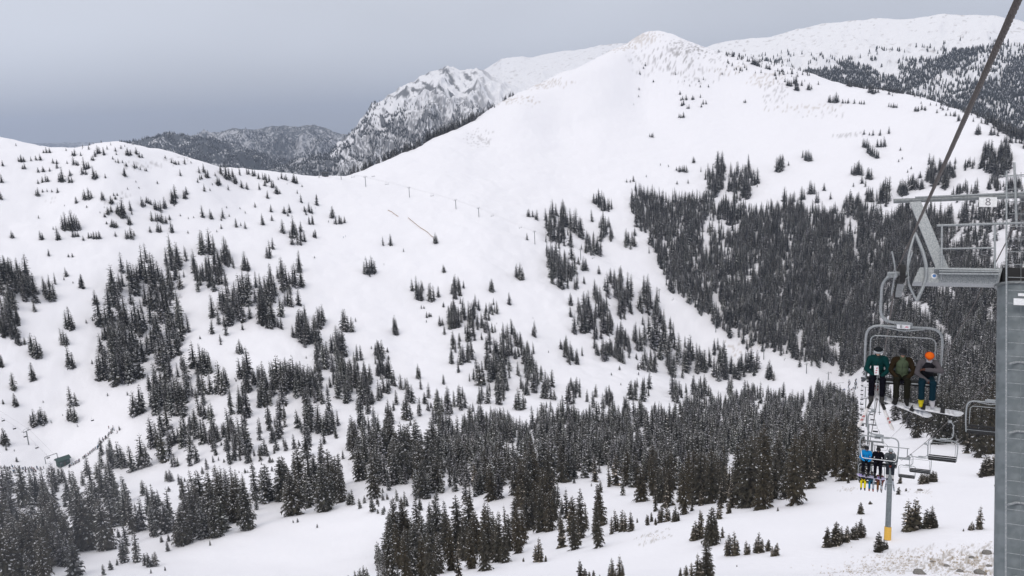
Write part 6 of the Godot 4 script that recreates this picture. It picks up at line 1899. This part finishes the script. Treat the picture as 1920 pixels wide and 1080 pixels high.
	for q in [[727, 395, 747, 407, "short slatted wooden snow fence under the saddle lift"], [765, 409, 812, 446, "long slatted wooden snow fence ending at a lone spruce"]]:
		var fa := at_px(q[0], q[1])
		var fb := at_px(q[2], q[3])
		var f := thing("snow_fence", q[4], "fence", fa)
		var n := int(fa.distance_to(fb) / 2.4)
		for k in n:
			var c := fa.lerp(fb, (k + 0.5) / n)
			c.y = ground(c.x, c.z)
			var e := fb - fa
			var ang := atan2(-e.z, e.x)
			var tilt := atan2(e.y, Vector2(e.x, e.z).length())
			var pn := part("panel", boxm(Vector3.ZERO, Vector3(2.2, 0.8, 0.08)), wood_m, f)
			pn.transform = Transform3D(Basis(Vector3.UP, ang) * Basis(Vector3.BACK, tilt), c - fa + Vector3(0, 0.75, 0))
			part("post", tubem([c - fa + Vector3(0, -0.3, 0), c - fa + Vector3(0, 1.5, 0)], 0.06), wood_m, f)

func build_rocks() -> void:
	# boulders and dry grass poking through the thin snow near the grey tower
	var r := RandomNumberGenerator.new()
	r.seed = 88
	var stone := grained(lin(0.10, 0.095, 0.09), lin(0.26, 0.245, 0.225), 0.02, 1.2, 0.95, 0.0, 0.6)
	var n := FastNoiseLite.new()
	n.seed = 6
	n.frequency = 0.9
	var shapes := []
	for v in 4:
		var s := st0()
		var rings := []
		for i in 7:
			var a := PI * i / 6.0
			var ring := []
			for j in 10:
				var p := Vector3(sin(a) * cos(TAU * j / 10.0), cos(a) * 0.62, sin(a) * sin(TAU * j / 10.0))
				ring.append(p * (1.0 + 0.45 * n.get_noise_3dv(p + Vector3(v * 7.0, 0, 0))))
			rings.append(ring)
		for i in 6:
			for j in 10: quad(s, rings[i][j], rings[i][(j + 1) % 10], rings[i + 1][(j + 1) % 10], rings[i + 1][j])
		shapes.append(done(s))
	for q in [[1724, 1076, 20, "large rounded boulder half buried in snow below the rocky patch"], [1838, 1076, 18, "broad boulder at the rocky patch beside the grey column"], [1851, 1038, 16, "flat boulder showing above the rocky patch"], [1868, 1040, 8, "small stone touching the grey column's edge"], [1822, 1046, 9, "small stone in the middle of the rocky patch"], [1776, 1062, 10, "low stone among dry grass in the rocky patch"], [1632, 945, 8, "small dark rock uphill of the yellow padded tower"], [1748, 1054, 7, "small pointed stone among dry grass"], [1800, 1072, 12, "squat stone between the two broad boulders"], [1725, 920, 9, "grey rock under the empty chairs"], [1868, 912, 7, "dark rock on clean snow by the grey column"], [1855, 1062, 9, "tilted stone beside the broad boulder"]]:
		var p := at_px(q[0], q[1])
		var d := (p - CAM).length()
		var w: float = q[2] * d / F * 0.5
		var t := thing("boulder", q[3], "rock", p + Vector3(0, w * 0.1, 0), r.randf() * TAU)
		t.scale = Vector3(w, w * r.randf_range(0.7, 1.0), w * 0.9)
		part("stone", shapes[r.randi() % 4], stone, t)
	var blade := st0(false)
	for k in 9:
		var a := r.randf() * TAU
		var o := Vector3(cos(a), 0, sin(a)) * r.randf() * 0.12
		var tip := o * 2.2 + Vector3(r.randf_range(-0.1, 0.1), r.randf_range(0.14, 0.3), r.randf_range(-0.1, 0.1))
		var sd := Vector3(-sin(a), 0, cos(a)) * 0.012
		blade.set_color(Color(0.36, 0.27, 0.15) * r.randf_range(0.7, 1.2))
		tri(blade, o - sd - Vector3(0, 0.05, 0), o + sd - Vector3(0, 0.05, 0), tip)
	var xs := []
	for q in [[1720, 1056, 95, 16, 900], [1830, 1060, 60, 26, 1100], [1620, 1070, 70, 10, 260], [1690, 1048, 50, 7, 160], [1750, 1035, 60, 6, 120], [1228, 1008, 24, 6, 70], [1592, 918, 14, 5, 60], [1722, 922, 22, 5, 60]]:
		for k in q[4]:
			var p := at_px(q[0] + r.randfn() * q[2] * 0.6, minf(q[1] + r.randfn() * q[3] * 0.6, 1100.0))
			if p == Vector3.ZERO or npatch.get_noise_2d(p.x * 6.0, p.z * 6.0) < -0.05: continue
			var h := r.randf_range(0.5, 1.1)
			xs.append(Transform3D(Basis(Vector3.UP, r.randf() * TAU).scaled(Vector3(h, h, h)), Vector3(p.x, ground(p.x, p.z), p.z)))
	var mm := MultiMesh.new()
	mm.transform_format = MultiMesh.TRANSFORM_3D
	mm.mesh = done(blade)
	mm.instance_count = xs.size()
	for i in xs.size(): mm.set_instance_transform(i, xs[i])
	var o2 := MultiMeshInstance3D.new()
	o2.name = "dry_grass"
	o2.multimesh = mm
	o2.material_override = painted_mat(0.95)
	add_child(o2)
	meta(o2, "dry tan grass poking through thin snow near the grey tower", "grass", "", "stuff")

func build_mist() -> void:
	# blowing snow in the valley corner
	for q in [["snow_mist", "thin blowing snow mist over the low valley grove", CAM + dir(-30, 1050) * 240.0, Vector3(130, 60, 120), 0.0010]]:
		var v := FogVolume.new()
		v.name = q[0]
		v.shape = RenderingServer.FOG_VOLUME_SHAPE_ELLIPSOID
		v.size = q[3]
		var m := FogMaterial.new()
		m.density = q[4]
		m.albedo = Color(0.93, 0.95, 1.0)
		m.edge_fade = 0.8
		v.material = m
		v.position = q[2]
		add_child(v)
		meta(v, q[1], "mist", "", "stuff")

func _ready() -> void:
	rng.seed = 77
	set_camera_and_light()
	build_terrain()
	build_mountains()
	plant()
	build_trees()
	line_materials()
	build_ropes()
	build_line()
	build_far_lift()
	build_riders()
	build_crowd()
	build_rocks()
	build_mist()
